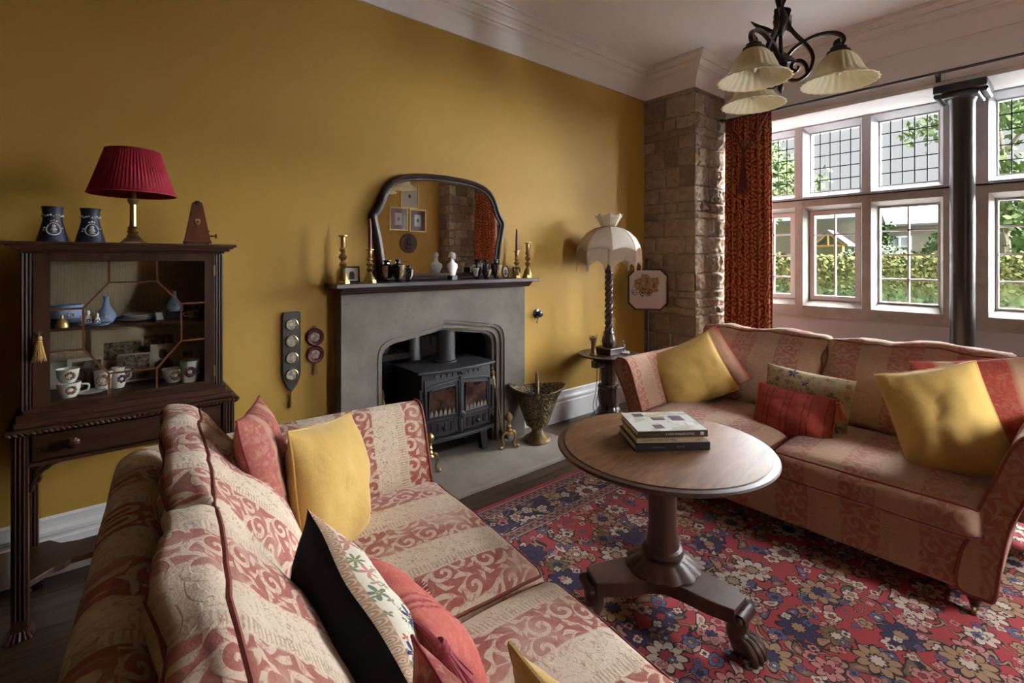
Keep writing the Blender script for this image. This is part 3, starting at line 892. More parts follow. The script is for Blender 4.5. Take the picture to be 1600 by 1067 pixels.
for _ in range(15000):
    y = rr.uniform(-3.2, 7.2); t = rr.random() ** 0.8 * 0.62
    ce, se = math.cos(t * PI), math.sin(t * PI)
    leaf_quads(hb, (10.0 - 0.58 * math.copysign(abs(ce) ** 0.5, ce) + rr.gauss(0, .03), y, -0.25 + 1.74 * se ** 0.45 + rr.gauss(0, .03)), rr.uniform(.05, .10), rr)
tag(hb.build('hedge', 'hedge', smooth=False), 'clipped garden hedge with yellow green tips beyond the window', 'hedge', kind='stuff')
def tree(label, base, crown, rad, nleaf, lsize, trunk_r, seed, mat='treeleaf', nm='tree'):
    rr = random.Random(seed)
    t = thing(nm, label, 'tree', base, 0, 'trees in the garden')
    tr = MB().tube(catmull([(0, 0, 0), (0.05, 0.03, crown[2] * .4), (0, 0.1, crown[2] * .8), (crown[0], crown[1], crown[2])], 5), [trunk_r * (1 - .8 * k / 15) for k in range(16)], 8)
    for k in range(7):
        a = rr.uniform(0, 6.28); e = Vector((crown[0] + rad[0] * .8 * math.cos(a), crown[1] + rad[1] * .8 * math.sin(a), crown[2] + rad[2] * rr.uniform(-.4, .5)))
        tr.tube(catmull([(0, 0, crown[2] * rr.uniform(.4, .8)), tuple(e * .5 + Vector((0, 0, crown[2] * .4))), tuple(e)], 4), [trunk_r * .4 * (1 - .09 * q) for q in range(9)], 6)
    tr.build('trunk', 'bark', t)
    lf = MB()
    cl = []
    for k in range(40):
        d = Vector((rr.gauss(0, 1), rr.gauss(0, 1), rr.gauss(0, 1))).normalized() * rr.random() ** .4
        cl.append(Vector((crown[0] + d.x * rad[0], crown[1] + d.y * rad[1], crown[2] + d.z * rad[2])))
    for k in range(nleaf):
        c = rr.choice(cl) + Vector((rr.gauss(0, .3), rr.gauss(0, .3), rr.gauss(0, .22))) * (rad[0] / 2.2)
        leaf_quads(lf, c, lsize * rr.uniform(.6, 1.3), rr)
    lf.build('foliage', mat, t, smooth=False)
    return t
tree('leafy pale green tree seen through the windows beside the curtain', (14, 6.0, -.25), (0, 0, 4.1), (1.6, 1.7, 1.5), 3600, .16, .12, 4)
tree('leafy tree seen through the window right of the black column', (15, 1.2, -.25), (0, -0.3, 4.6), (1.8, 1.7, 2.2), 3600, .17, .14, 8)
def bush(nm, label, c, rad, n, ls, mat, seed):
    rr = random.Random(seed)
    mb = MB().sphere((0, 0, 0), 0.93, 24, 16, rad)
    for _ in range(n):
        d = Vector((rr.gauss(0, 1), rr.gauss(0, 1), rr.gauss(0, 1))).normalized()
        leaf_quads(mb, (d.x * rad[0], d.y * rad[1], d.z * rad[2]), ls * rr.uniform(.6, 1.3), rr)
    return tag(mb.build(nm, mat, smooth=False, loc=c), label, 'bush')
bush('clipped_bush', 'rounded grey green clipped bush in front of the far house', (18, 4.2, 0.7), (1.2, 1.5, 1.2), 2600, .10, 'bushleaf', 2)
bush('clipped_bush', 'small green bush beside the timber porch', (21.5, 5.3, 0.6), (.7, .8, 1.2), 900, .10, 'ivyleaf', 5)
bush('shrub', 'dark shrub beyond the window right of the black column', (16, 1.5, 1.0), (1.2, 1.4, 1.7), 2200, .12, 'ivyleaf', 6)
bush('shrub', 'white flowering shrub seen beside the curtain edge', (13, 5.6, 0.9), (.6, .7, .9), 900, .09, 'treeleaf', 7)
def house(label, loc, rot, W, D, He, Hr, wins, porch=None):
    h = thing('house', label, 'house', loc, rot, 'stone houses across the garden')
    MB().box(-D, 0, -W / 2, W / 2, 0, He).build('wall', 'house', h, smooth=False)
    rf = MB().prism([(0.35, He - .1), (-D / 2, Hr), (-D - .35, He - .1), (-D - .35, He - .22), (-D / 2, Hr - .15), (0.35, He - .22)], -W / 2 - .3, W / 2 + .3, 'xz')
    rf.build('roof', 'slate', h, smooth=False)
    ch = MB().box(-D / 2 - .3, -D / 2 + .3, -W * .45, -W * .45 + .6, Hr - .6, Hr + .5)
    ch.build('chimney', 'house', h, smooth=False)
    for (y, z, w, hh) in wins:
        f = MB().box(0, .06, y - w / 2, y + w / 2, z, z + .08).box(0, .06, y - w / 2, y + w / 2, z + hh - .08, z + hh)
        for k in (0, .5, 1): f.box(0, .06, y - w / 2 + k * w - .05, y - w / 2 + k * w + .05, z, z + hh)
        f.box(0, .05, y - w / 2, y + w / 2, z + hh / 2 - .02, z + hh / 2 + .02)
        fo = f.build('window', 'casement', h, smooth=False)
        MB().box(.005, .02, y - w / 2, y + w / 2, z, z + hh).build('pane', 'housewin', fo, smooth=False)
    if porch:
        y = porch
        MB().prism([(y - .75, 2.35), (y, 3.0), (y + .75, 2.35), (y + .75, 2.28), (y, 2.88), (y - .75, 2.28)], 0, 1.1, 'yz').build('porch_roof', 'slate', h, smooth=False)
        pf = MB().tube([(1.05, y - .65, 2.3), (1.05, y, 2.85), (1.05, y + .65, 2.3)], .05, 6).tube([(1.05, y - .6, 2.3), (1.05, y + .6, 2.3)], .05, 6).tube([(1.05, y, 2.3), (1.05, y, 2.8)], .05, 6)
        pf.tube([(1.05, y - .55, 0), (1.05, y - .55, 2.3)], .06, 6).tube([(1.05, y + .55, 0), (1.05, y + .55, 2.3)], .06, 6)
        pf.build('porch_frame', 'porchwood', h)
        MB().box(.0, .05, y - .4, y + .4, 0.1, 2.0).build('door', 'porchwood', h, smooth=False)
    return h
house('pale stone house with a timber gabled porch seen through the window beside the curtain', (25, 11.3, -.25), PI, 9.4, 3, 3.65, 4.75, [(1.3, 0.9, 1.1, 1.1), (1.6, 0.9, 0.9, 1.1)], 3.95)
house('grey roofed stone house seen through the window left of the black column', (33.5, 5.6, -.25), PI + R(8), 4.6, 7, 3.75, 4.95, [(-1.2, 1.9, .9, 1.1), (1.3, 1.9, .9, 1.1), (-1.3, .4, 1.0, 1.1)])
house('stone cottage seen through the window right of the black column', (27, 0.2, -.25), PI, 5.0, 6, 3.0, 4.6, [(1.0, .8, 1.1, 1.1)])
iv = MB()
rr = random.Random(12)
for _ in range(900): leaf_quads(iv, (32.9 - abs(rr.gauss(0, .1)), 7.55 + rr.gauss(0, .28), rr.uniform(0, 3.6)), .22, rr)
tag(iv.build('ivy', 'ivyleaf', smooth=False), 'green ivy climbing the wall of the far house', 'ivy', kind='stuff')

# ================================================================== FURNITURE
def wb(mb, name, mat, parent, **k):
    """build in world coordinates, parented to a thing that stands elsewhere"""
    o = mb.build(name, mat, parent, **k)
    o.matrix_parent_inverse = T(-Vector(parent.location) if parent.parent is None and parent.type == 'EMPTY' else Vector((0, 0, 0)))
    return o

# ---------------- fireplace
FX = 1.87
def arch(d):
    j0 = OX0 + d
    half = [(j0, 0.0), (j0, 0.82 - d * .4), (j0 + .006, 0.87 - d * .6), (j0 + .022, 0.907 - d * .7), (j0 + .052, 0.937 - d * .8), (j0 + .10, 0.957 - d * .85), (j0 + .17, 0.968 - d * .9)]
    l = half + [(FX, 1.022 - d)]
    return l + [(2 * FX - x, z) for x, z in reversed(half)]
fp = thing('fireplace_surround', 'grey stone chimneypiece with a flattened Tudor arch on the yellow wall', 'fireplace', (FX, 3.03, 0))
b = MB().prism([(1.115, 0), (1.115, 1.236), (2.62, 1.236), (2.62, 0)] + list(reversed(arch(0))), 2.97, YB, 'xz')
wb(b, 'stone_front', 'ashlar', fp, smooth=False)
b = MB()
for i, (d0, d1, y) in enumerate(((0, .022, 2.984), (.022, .04, 3.004), (.04, .058, 2.998), (.058, .08, 3.03))):
    b.prism(arch(d0) + list(reversed(arch(d1))), y, YB + 0.02, 'xz')
wb(b, 'arch_moulding', 'ashlar', fp, ang=25)
b = MB().box(1.28, 2.46, YB + .5, YB + .56, 0, 1.15).box(1.28, 1.33, YB, YB + .5, 0, 1.15).box(2.41, 2.46, YB, YB + .5, 0, 1.15).box(1.28, 2.46, YB, YB + .5, 1.04, 1.15)
for r_ in range(13):
    for c_ in range(5):
        x = 1.34 + c_ * .22 + (r_ % 2) * .1
        b.box(x, min(2.41, x + .205), YB + .485, YB + .51, .02 + r_ * .08, .088 + r_ * .08)
wb(b, 'firebox', 'soot', fp, smooth=False)
b = MB().box(1.33, 1.47, YB - .02, YB + .12, .86, .955)
wb(b, 'corner_block', 'ashlar', fp, smooth=False)
hearth = MB().box(-.93, .93, -.32, .32, 0, .034).build('hearth_slab', 'hearth', loc=(FX, 2.775, 0), bev=.008, smooth=False)
tag(hearth, 'flat grey stone hearth slab in front of the fireplace', 'hearth')
ms = thing('mantel_shelf', 'dark wooden mantel shelf above the stone fireplace', 'mantelpiece', (FX, 2.98, 1.237))
wb(MB().box(1.05, 2.69, 2.868, YB, 1.277, 1.305), 'shelf_board', 'shelfwood', ms, bev=.004, smooth=False)
b = MB()
pr = [(0, 1.2365), (.02, 1.2365), (.026, 1.247), (.036, 1.252), (.044, 1.262), (.055, 1.27), (.06, 1.2775), (0, 1.2775)]
b.prism([(2.955 - a, z) for a, z in pr], 1.10, 2.64, 'yz')
wb(b, 'shelf_moulding', 'shelfwood', ms, smooth=False)

# ---------------- wood burning stove
st = thing('wood_stove', 'black cast iron wood burning stove with two glazed doors', 'stove', (1.92, 2.9, .034))
def bow(x): return -0.035 * (1 - (x / .32) ** 2)
def slab(x0, x1, z0, z1, d, back, n=9):
    out = [(x0 + (x1 - x0) * i / n, bow(x0 + (x1 - x0) * i / n) - d) for i in range(n + 1)]
    return MB().prism(out + [(x1, back), (x0, back)], z0, z1, 'xy')
b = slab(-.29, .29, .20, .64, 0, .34)
b.build('body', 'castiron', st, bev=.004)
slab(-.325, .325, .643, .662, .025, .36).build('top_plate', 'castiron', st, bev=.005)
slab(-.31, .31, .172, .198, .03, .34).build('ash_lip', 'castiron', st, bev=.004)
b = MB()
for k in range(9): b.box(-.2 + k * .045, -.17 + k * .045, bow(-.19 + k * .045) - .012, bow(0) + .05, .612, .63)
b.build('vent_row', 'castiron', st, smooth=False)
for sx in (-1, 1):
    for y in (.03, .29):
        MB().prism([(sx * .25 - .035, .172), (sx * .25 + .035, .172), (sx * .27 + .022, 0), (sx * .27 - .022, 0)], y, y + .05, 'xz').build('leg', 'castiron', st, smooth=False)
g = G('stove_door_glass', 0.12, 0, 0.6)
g.col(g.ramp(g.noise(g.obj(), 14, 5, 0.6), [(0.35, (0.012, 0.008, 0.007)), (0.6, (0.05, 0.026, 0.017)), (0.8, (0.12, 0.065, 0.04))]))
M['stoveglass'] = g.m
for sx in (-1, 1):
    x0, x1 = (.008, .275) if sx > 0 else (-.275, -.008)
    def fr(x0, x1, z0, z1, d, b=.01): return slab(x0, x1, z0, z1, d, b, 5)
    do = fr(x0, x1, .205, .60, .008).build('door', 'castiron', st, bev=.003)
    gx0, gx1 = x0 + .03, x1 - .03
    def top(x): return .548 - .028 * (abs(x) / .27) ** 2
    # raised door frame
    rim = MB()
    path = [(gx0, .345), (gx1, .345)] + [(gx1 + (gx0 - gx1) * i / 8, top(gx1 + (gx0 - gx1) * i / 8)) for i in range(9)]
    rim.tube([(x, bow(x) - .014, z) for x, z in path], .008, 6, True)
    path = [(x0 + .008, .215), (x1 - .008, .215)] + [(x1 - .008 + (x0 - x1 + .016) * i / 8, top(x1 - .008 + (x0 - x1 + .016) * i / 8) + .03) for i in range(9)]
    rim.tube([(x, bow(x) - .012, z) for x, z in path], .009, 6, True)
    rim.tube([(x0 + .01, bow(x0) - .012, .322), ((x0 + x1) / 2, bow((x0 + x1) / 2) - .012, .322), (x1 - .01, bow(x1) - .012, .322)], .008, 6)
    rim.build('door_frame', 'castiron', do)
    out = [(gx0, .345), (gx1, .345)] + [(gx1 + (gx0 - gx1) * i / 8, top(gx1 + (gx0 - gx1) * i / 8)) for i in range(9)]
    pan = MB(); m_ = len(out)
    pan.add([(x, bow(x) - .0105, z) for x, z in out], [tuple(range(m_))])
    pan.build('door_glass', 'stoveglass', do, smooth=False, solid=.002)
    fence = MB()
    for k in range(6):
        x = gx0 + .02 + k * (gx1 - gx0 - .04) / 5
        fence.prism([(x - .014, .35), (x + .014, .35), (x + .01, .375), (x, .395), (x - .01, .375)], bow(x) - .0135, bow(x) - .011, 'xz')
    fence.build('log_guard', 'ashlar', do, smooth=False)
    v = MB()
    for k in range(4):
        x = x0 + .045 + k * .05
        v.box(x, x + .026, bow(x) - .014, bow(x) + .01, .235, .295)
    v.build('air_vent', 'soot', do, smooth=False)
    MB().sphere(((x0 + x1) / 2, bow((x0 + x1) / 2) - .03, .262), .015, 12, 8).tube([((x0 + x1) / 2, -.02, .262), ((x0 + x1) / 2, -.05, .262)], .006, 8).build('knob', 'castiron', do)
    for z in (.29, .51): MB().box(sx * .275 - .015, sx * .30 + .012, bow(.29) - .02, .02, z - .02, z + .02).tube([(sx * .30, -.01, z - .03), (sx * .30, -.01, z + .03)], .011, 8).build('hinge', 'castiron', do)
MB().box(-.012, .012, -.06, 0, .21, .60).build('centre_bar', 'castiron', st, bev=.004, smooth=False)
MB().lathe([(0.0, 0), (.026, 0), (.028, .01), (.018, .014), (.012, .02), (0, .02)], 20, T((0, -.06, .335)) @ RX(90)).build('latch_boss', 'castiron', st)
MB().sphere((0, -.055, .625), .012, 10, 8).build('air_slide_knob', 'castiron', st)
MB().lathe([(.085, .66), (.085, .672), (.072, .678), (.07, .70), (.07, 1.08)], 28, T((.03, .2, 0))).build('flue_pipe', 'castiron', st)
kt = thing('kettle', 'blackened kettle on the ledge behind the stove', 'kettle', (1.55, 3.4, .76))
MB().lathe([(0, 0), (.075, 0), (.085, .03), (.08, .07), (.05, .10), (.03, .105), (0, .11)], 24).build('pot', 'castiron', kt)
MB().tube(catmull([(-.07, 0, .08), (-.04, 0, .16), (.04, 0, .16), (.07, 0, .08)], 5), .006, 6).build('handle', 'castiron', kt)
led = MB().box(1.33, 1.75, 3.28, 3.59, .72, .76).build('brick_ledge', 'soot', fp, smooth=False); led.matrix_parent_inverse = T(-Vector(fp.location))
sc_ = thing('steel_flask', 'dull steel pipe end standing behind the stove beside the flue', 'pipe', (1.83, 3.36, .76))
MB().lathe([(.05, -.1), (.05, .2), (.02, .215), (0, .215)], 20).build('pipe_body', plain('dull_steel', (.22, .21, .22), .45, .7), sc_)
MB().lathe([(.012, 0), (.026, 0), (.026, .012), (.012, .012)], 18, T((-.02, -.055, .17)) @ RX(90)).build('ring', 'relief', sc_)

# ---------------- brass fire tools, andirons, coal scuttle
def fire_tools(label, loc, lean, knob=True):
    t = thing('fire_tools', label, 'fire tools', loc, 0, 'brass fire tools beside the stove')
    for k, (dx, dy) in enumerate(((0, 0), (.035, .03))):
        p0, p1 = Vector((dx, dy, 0)), Vector((dx + lean, dy + .10, .53 - k * .04))
        d = p1 - p0
        MB().tube([p0, p1], .0055, 8).build('rod', 'dullbrass', t)
        h = MB()
        mt = T(p1) @ d.to_track_quat('Z', 'Y').to_matrix().to_4x4()
        h.lathe([(.006, -.12), (.011, -.11), (.008, -.09), (.012, -.05), (.008, -.02), (.016, -.01), (.018, .006), (.010, .02), (.013, .03), (.006, .048), (0, .05)], 14, mt)
        h.build('handle', 'brass', t)
    return t
fire_tools('brass poker and tongs leaning inside the left side of the fireplace arch', (1.44, 2.965, .034), -.03)
fire_tools('brass poker and tongs leaning inside the right side of the fireplace arch', (2.36, 2.92, .034), -.03)
an = thing('andiron', 'brass andiron with ball finial on the hearth beside the coal scuttle', 'andiron', (2.33, 2.82, .034), R(-18), 'pair of brass andirons')
MB().lathe([(.022, .10), (.030, .112), (.020, .125), (.024, .135), (.014, .15), (.020, .165), (.011, .18), (.016, .19), (.013, .20), (.026, .213), (.031, .232), (.026, .250), (.012, .262), (.006, .27), (0, .272)], 20).build('finial_post', 'brass', an)
for sx in (-1, 1):
    MB().tube(catmull([(0, 0, .115), (sx * .035, 0, .12), (sx * .052, 0, .09), (sx * .042, 0, .04), (sx * .05, 0, .012), (sx * .062, 0, .012)], 5), [.014, .015, .016, .017, .017, .016, .015, .014, .013, .012, .011, .010, .009, .009, .009, .009, .009, .009, .010, .010, .011, .012, .013, .013, .013, .013], 10).sphere((sx * .066, -.004, .011), .014, 10, 8).build('leg', 'brass', an)
MB().box(-.008, .008, .01, .22, .06, .076).build('log_bar', 'castiron', an, smooth=False)
dup(an, (1.655, 2.83, .034), R(-18), 'brass andiron with ball finial on the hearth by the cream sofa arm')

g = G('embossed_brass', 0.38, 0.9)
v = g.obj()
rel = g.noise(v, 26, 4, 2.2, 0.55)
g.col(g.ramp(rel, [(0.35, (0.035, 0.026, 0.017)), (0.5, (0.13, 0.095, 0.05)), (0.7, (0.34, 0.25, 0.13))]))
g.bump(rel, 1.0, 0.02)
M['embossed'] = g.m
cs = thing('coal_scuttle', 'embossed dark brass coal scuttle with swing handle on the hearth', 'coal scuttle', (2.60, 2.80, .034), R(-40))
def rimmod(a, z, r):
    k = max(0, (z - .14) / .26)
    return r * (1 + .16 * k * math.cos(a) ** 2 - .14 * k * math.sin(a) ** 2)
def lift(mb, f):
    mb.v = [(x, y, f(x, y, z)) for x, y, z in mb.v]; return mb
helm = lambda x, y, z: z + max(0, (z - .2) / .2) * .028 * (x * x) / .04
b = MB().lathe([(.055, .11), (.085, .125), (.10, .17), (.125, .26), (.15, .34), (.175, .385), (.192, .40), (.19, .408), (.17, .395), (.14, .33), (.10, .2), (0, .16)], 48, None, rimmod)
lift(b, helm).build('bucket', 'embossed', cs)
MB().lathe([(0, 0), (.105, 0), (.108, .012), (.10, .03), (.075, .045), (.045, .07), (.04, .09), (.06, .112)], 32).build('foot', 'dullbrass', cs)
MB().tube(catmull([(0, -.15, .385), (0, -.145, .45), (0, -.09, .51), (0, 0, .53), (0, .09, .51), (0, .145, .45), (0, .15, .385)], 6), .009, 8).build('handle', 'dullbrass', cs)
for s_ in (-1, 1): MB().sphere((0, s_ * .153, .385), .018, 12, 8, (1, .5, 1.4)).build('handle_mount', 'brass', cs)
coal = MB()
rr = random.Random(1)
for k in range(40):
    a, q = rr.uniform(0, 6.28), rr.random() ** .5 * .13
    coal.sphere((q * math.cos(a), q * math.sin(a) * .8, .345 + rr.uniform(-.01, .02)), rr.uniform(.018, .03), 6, 4)
coal.build('coal', 'castiron', cs, smooth=False)['kind'] = 'stuff'

# ---------------- overmantel mirror
MX, MZ = 1.905, 1.306
half = [(.505, 0), (.512, .12), (.532, .26), (.556, .37), (.566, .42), (.560, .455), (.535, .49), (.512, .53), (.49, .59), (.455, .65), (.40, .70), (.31, .735), (.18, .755), (0, .762)]
hc = [(p.x, p.y) for p in catmull([(x, z, 0) for x, z in half], 5)]
outl = hc + [(-x, z) for x, z in reversed(hc[:-1])]
def inset(poly, d):
    out = []
    n = len(poly)
    for i in range(n):
        a, b_, c = Vector(poly[i - 1]), Vector(poly[i]), Vector(poly[(i + 1) % n])
        n1 = Vector((-(b_ - a).y, (b_ - a).x)).normalized(); n2 = Vector((-(c - b_).y, (c - b_).x)).normalized()
        m_ = (n1 + n2)
        m_ = m_ / max(.3, m_.length_squared / 2) if m_.length > 1e-6 else n1
        out.append((b_.x + m_.x * d, b_.y + m_.y * d))
    return out
mi = thing('overmantel_mirror', 'arched mirror in a dark wooden frame standing on the mantel shelf', 'mirror', (MX, 3.055, MZ))
rings = [(0, .03), (0, -.012), (.008, -.024), (.02, -.028), (.03, -.022), (.036, -.014), (.045, -.012), (.05, -.004), (.05, .01)]
pts = []
lo = [inset(outl, d) for d, y in rings]
for i in range(len(outl)):
    for (d, y), L in zip(rings, lo): pts.append((L[i][0], y, L[i][1]))
MB().grid(pts, len(outl), len(rings), True).build('frame', 'shelfwood', mi, ang=30)
L = inset(outl, .046)
mg = MB(); mg.add([(x, 0, z) for x, z in L], [tuple(range(len(L)))])
mg.build('mirror_glass', 'mirror', mi, smooth=False, solid=.003)
b = MB(); b.prism(outl, .022, .03, 'xz'); b.build('backing', 'shelfwood', mi, smooth=False)

# ---------------- things on the mantel
ZM = 1.3055
def candlestick(label, x, y, h, candle, group='brass candlesticks on the mantel'):
    t = thing('candlestick', label, 'candlestick', (x, y, ZM), 0, group)
    k = h / .29
    s = .85 + .15 * k
    MB().lathe([(0, 0), (.044, 0), (.044, .008), (.040, .012), (.040, .02), (.03, .028)], 8, Matrix.Scale(s, 4)).build('base', 'brass', t, ang=20)
    pr = [(.036, .024), (.030, .05), (.018, .075), (.011, .092), (.020, .105), (.023, .118), (.013, .13), (.011, .137), (.021, .15), (.025, .163), (.014, .178), (.010, .186), (.019, .196), (.020, .206), (.012, .218), (.0125, .225), (.0145, .23), (.0145, .278), (.027, .284), (.027, .29), (.010, .29)]
    MB().lathe([(r_ * s, z * k) for r_, z in pr], 24).build('stem', 'brass', t)
    if candle:
        MB().lathe([(.011, h - .01), (.0105, h + candle * .6), (.0075, h + candle * .93), (.002, h + candle), (0, h + candle)], 14).build('candle', 'burgundy', t)
    return t
candlestick('tall empty brass candlestick at the left end of the mantel', 1.12, 2.955, .295, 0)
candlestick('brass candlestick with a burgundy candle left of the mirror', 1.285, 2.935, .212, .195)
candlestick('brass candlestick with a burgundy candle right of the mirror', 2.515, 2.945, .217, .175)
candlestick('tall empty brass candlestick at the right end of the mantel', 2.64, 2.955, .285, 0)
M['vasepanel'] = mk_photo('painted_vase_panel', (.16, .09, .04), (.46, .32, .17), 40)
M['vasepale'] = mk_photo('pale_vase_panel', (.38, .30, .22), (.62, .58, .52), 40)
def vase(label, x, y, h, r, rot, mat='vasepanel', six=True):
    t = thing('vase', label, 'vase', (x, y, ZM), rot, 'small painted vases on the mantel')
    pr = [(.5, 0), (.55, .03), (.3, .08), (.45, .13), (.85, .35), (1.0, .62), (.98, .74), (.7, .80), (.36, .83), (.34, .9), (.55, .96), (.55, 1), (.3, 1), (.28, .9)]
    MB().lathe([(a * r, z * h) for a, z in pr], 6 if six else 20).build('body', 'blackglaze', t, ang=20)
    n = 6 if six else 8
    for k in range(3 if six else 2):
        a0 = 2 * PI * (2 * k) / n if six else PI * k
        pn = MB(); pts = []
        zz = [(.5, .16), (.87, .36), (1.015, .62), (.99, .74)]
        for i in range(5 if not six else 2):
            w = (.12 + .76 * i / (4 if not six else 1))
            if six:
                e0, e1 = Vector((math.cos(a0), math.sin(a0))), Vector((math.cos(a0 + PI / 3), math.sin(a0 + PI / 3)))
                d = e0 * (1 - w) + e1 * w
            else:
                a = a0 - .9 + 1.8 * w; d = Vector((math.cos(a), math.sin(a)))
            for q, z in zz: pts.append((d.x * q * r * 1.02, d.y * q * r * 1.02, z * h))
        pn.grid(pts, 5 if not six else 2, 4)
        pn.build('painted_panel', mat if k % 2 == 0 else 'vasepale', t, solid=.001)
    return t
vase('dark six sided painted vase nearest the left edge of the mirror', 1.425, 2.99, .142, .050, R(200))
vase('six sided black and ochre painted vase, second from the left mirror edge', 1.475, 2.925, .148, .048, R(-110))
vase('small black and cream vase right of the two six sided vases', 1.552, 2.935, .108, .034, R(-80), 'vasepale')
vase('small black vase left of the rounded gold vase by the right mirror edge', 2.155, 2.985, .115, .033, R(30), 'vasepale', False)
vase('small rounded gold vase in front of the taller black vases', 2.20, 2.93, .10, .036, R(-60), 'vasepanel', False)
vase('tall black vase behind the rounded gold vase', 2.245, 2.99, .146, .035, R(-40), 'vasepale', False)
vase('black and gold painted vase nearest the right edge of the mirror', 2.30, 2.94, .148, .042, R(-75), 'vasepanel', False)
def bust(label, x, y, rot):
    t = thing('bust', label, 'bust', (x, y, ZM), rot)
    MB().box(-.032, .032, -.022, .022, 0, .034).build('plinth', 'blackglaze', t, bev=.003, smooth=False)
    b = MB()
    b.lathe([(.026, .034), (.034, .06), (.050, .095), (.046, .115), (.022, .128), (.015, .14), (.016, .155)], 24, Matrix.Diagonal((1, .62, 1, 1)))
    b.sphere((0, -.004, .172), .021, 18, 12, (.85, 1.0, 1.22))
    b.sphere((0, -.024, .168), .006, 8, 6, (.7, 1, 1.2)).sphere((0, .008, .182), .021, 14, 10, (.95, 1, .95)).sphere((0, .028, .172), .010, 10, 8)
    b.sphere((0, -.020, .157), .007, 8, 6)
    b.build('figure', 'whitepot', t)
bust('white porcelain bust on a black plinth in front of the mirror', 1.905, 2.94, R(20))
def small_frame(label, x, y, w, h, rot, oval=False, art=None):
    t = thing('photo_frame', label, 'picture frame', (x, y, ZM), (R(-8), 0, rot))
    if oval:
        o2 = [(w / 2 * math.cos(2 * PI * k / 28), h / 2 + h / 2 * math.sin(2 * PI * k / 28)) for k in range(28)]
    else: o2 = [(-w / 2, 0), (w / 2, 0), (w / 2, h), (-w / 2, h)]
    i2 = inset(o2, .008 if not oval else .009)
    MB().prism(o2, 0, .012, 'xz').build('backing', 'shelfwood', t, smooth=False)
    fr = MB(); pts = []
    for a, b_ in zip(o2, i2): pts += [(a[0], 0, a[1]), (a[0], -.008, a[1]), (b_[0], -.006, b_[1]), (b_[0], 0, b_[1])]
    fr.grid(pts, len(o2), 4, True).build('moulding', 'redwood' if oval else 'blackglaze', t, smooth=False)
    c = MB(); c.add([(x_, -.0015, z_) for x_, z_ in i2], [tuple(range(len(i2)))]); c.build('mount', 'cardwhite', t, smooth=False)
    if not oval:
        dd = MB().prism([(-.016, .022), (.016, .022), (.016, .055), (.010, .068), (0, .072), (-.010, .068), (-.016, .055)], -.003, -.002, 'xz'); dd.build('silhouette', 'darkink', t, smooth=False)
    else:
        MB().sphere((0, -.003, h * .55), .012, 12, 8, (1, .2, 1.3)).sphere((0, -.003, h * .34), .017, 12, 8, (1, .15, .7)).build('portrait', 'sepia', t)
small_frame('small black framed silhouette leaning behind the left candlesticks', 1.215, 3.05, .096, .102, R(-8))
small_frame('small oval wooden framed portrait beside the right mirror edge', 2.44, 2.99, .062, .10, R(-18), True)
small_frame('tiny dark frame behind the right candle holder', 2.60, 3.045, .06, .085, R(-25))

# ---------------- wall things beside the fireplace
def tassel(mb_parent, name, mat, h, r, mtx, n=40, seed=1):
    rr = random.Random(seed)
    b = MB().lathe([(0, 0), (.32 * r, -.02 * h), (.45 * r, -.10 * h), (.36 * r, -.2 * h), (.5 * r, -.24 * h), (.4 * r, -.28 * h), (.55 * r, -.45 * h), (.7 * r, -.7 * h), (.5 * r, -.9 * h)], 14, mtx)
    for k in range(n):
        a = 2 * PI * k / n + rr.uniform(-.1, .1); q = rr.uniform(.75, 1.05)
        p = [(.36 * r * math.cos(a), .36 * r * math.sin(a), -.26 * h), (.62 * r * q * math.cos(a + .05), .62 * r * q * math.sin(a + .05), -.6 * h), (r * q * math.cos(a + .1), r * q * math.sin(a + .1), -h * rr.uniform(.94, 1.03))]
        b.tube(p, [.05 * r + .0006, .07 * r + .0006, .05 * r], 5, mat=mtx)
    return b.build(name, mat, mb_parent)
M['leather'] = plain('dark_green_leather', (0.028, 0.026, 0.020), 0.5, var=0.2)
gp = thing('medallion_board', 'long dark leather strap with four framed medallions hung on the yellow wall', 'wall hanging', (.855, 3.088, 1.14))
o2 = [(-.052, -.02), (-.047, -.003), (-.04, 0), (.04, 0), (.047, -.003), (.052, -.02), (.052, -.37), (.046, -.405), (.03, -.44), (0, -.478), (-.03, -.44), (-.046, -.405), (-.052, -.37)]
MB().prism(o2, -.02, 0, 'xz').build('strap', 'leather', gp, bev=.004, smooth=False)
M['medal'] = mk_photo('medallion_print', (.20, .16, .11), (.50, .46, .38), 60)
for k in range(4):
    z = -.075 - k * .10
    fo = MB().lathe([(.031, 0), (.036, .004), (.036, .008), (.031, .010), (.029, .004)], 28, T((0, -.02, z)) @ RX(90), None, False).build('medallion_rim', 'brass', gp)
    MB().lathe([(0, .003), (.02, .0035), (.031, .002)], 28, T((0, -.02, z)) @ RX(90)).build('medallion', 'medal', fo)
tassel(gp, 'tassel', 'goldthread', .10, .016, T((0, -.012, -.478)), 22)
rp_ = thing('medallion_pendant', 'pair of round burgundy framed medallions hung one below the other left of the fireplace', 'wall hanging', (.995, 3.088, 1.035))
MB().tube([(.012 * math.cos(a / 8 * 2 * PI), -.008, -.005 + .012 * math.sin(a / 8 * 2 * PI)) for a in range(8)], .002, 5, True).build('hanging_ring', 'brass', rp_)
for z in (-.062, -.168):
    fo = MB().lathe([(.030, 0), (.052, 0), (.054, .012), (.046, .022), (.034, .018), (.028, .008)], 30, T((0, 0, z)) @ RX(90), None, False).build('medallion_rim', 'burgundy', rp_)
    MB().lathe([(0, .009), (.02, .010), (.030, .008)], 28, T((0, 0, z)) @ RX(90)).build('medallion', 'medal', fo)
MB().tube([(0, -.008, -.112), (0, -.008, -.118)], .006, 8).build('link', 'brass', rp_)
tassel(rp_, 'tassel', 'goldthread', .075, .019, T((0, -.012, -.222)), 22)
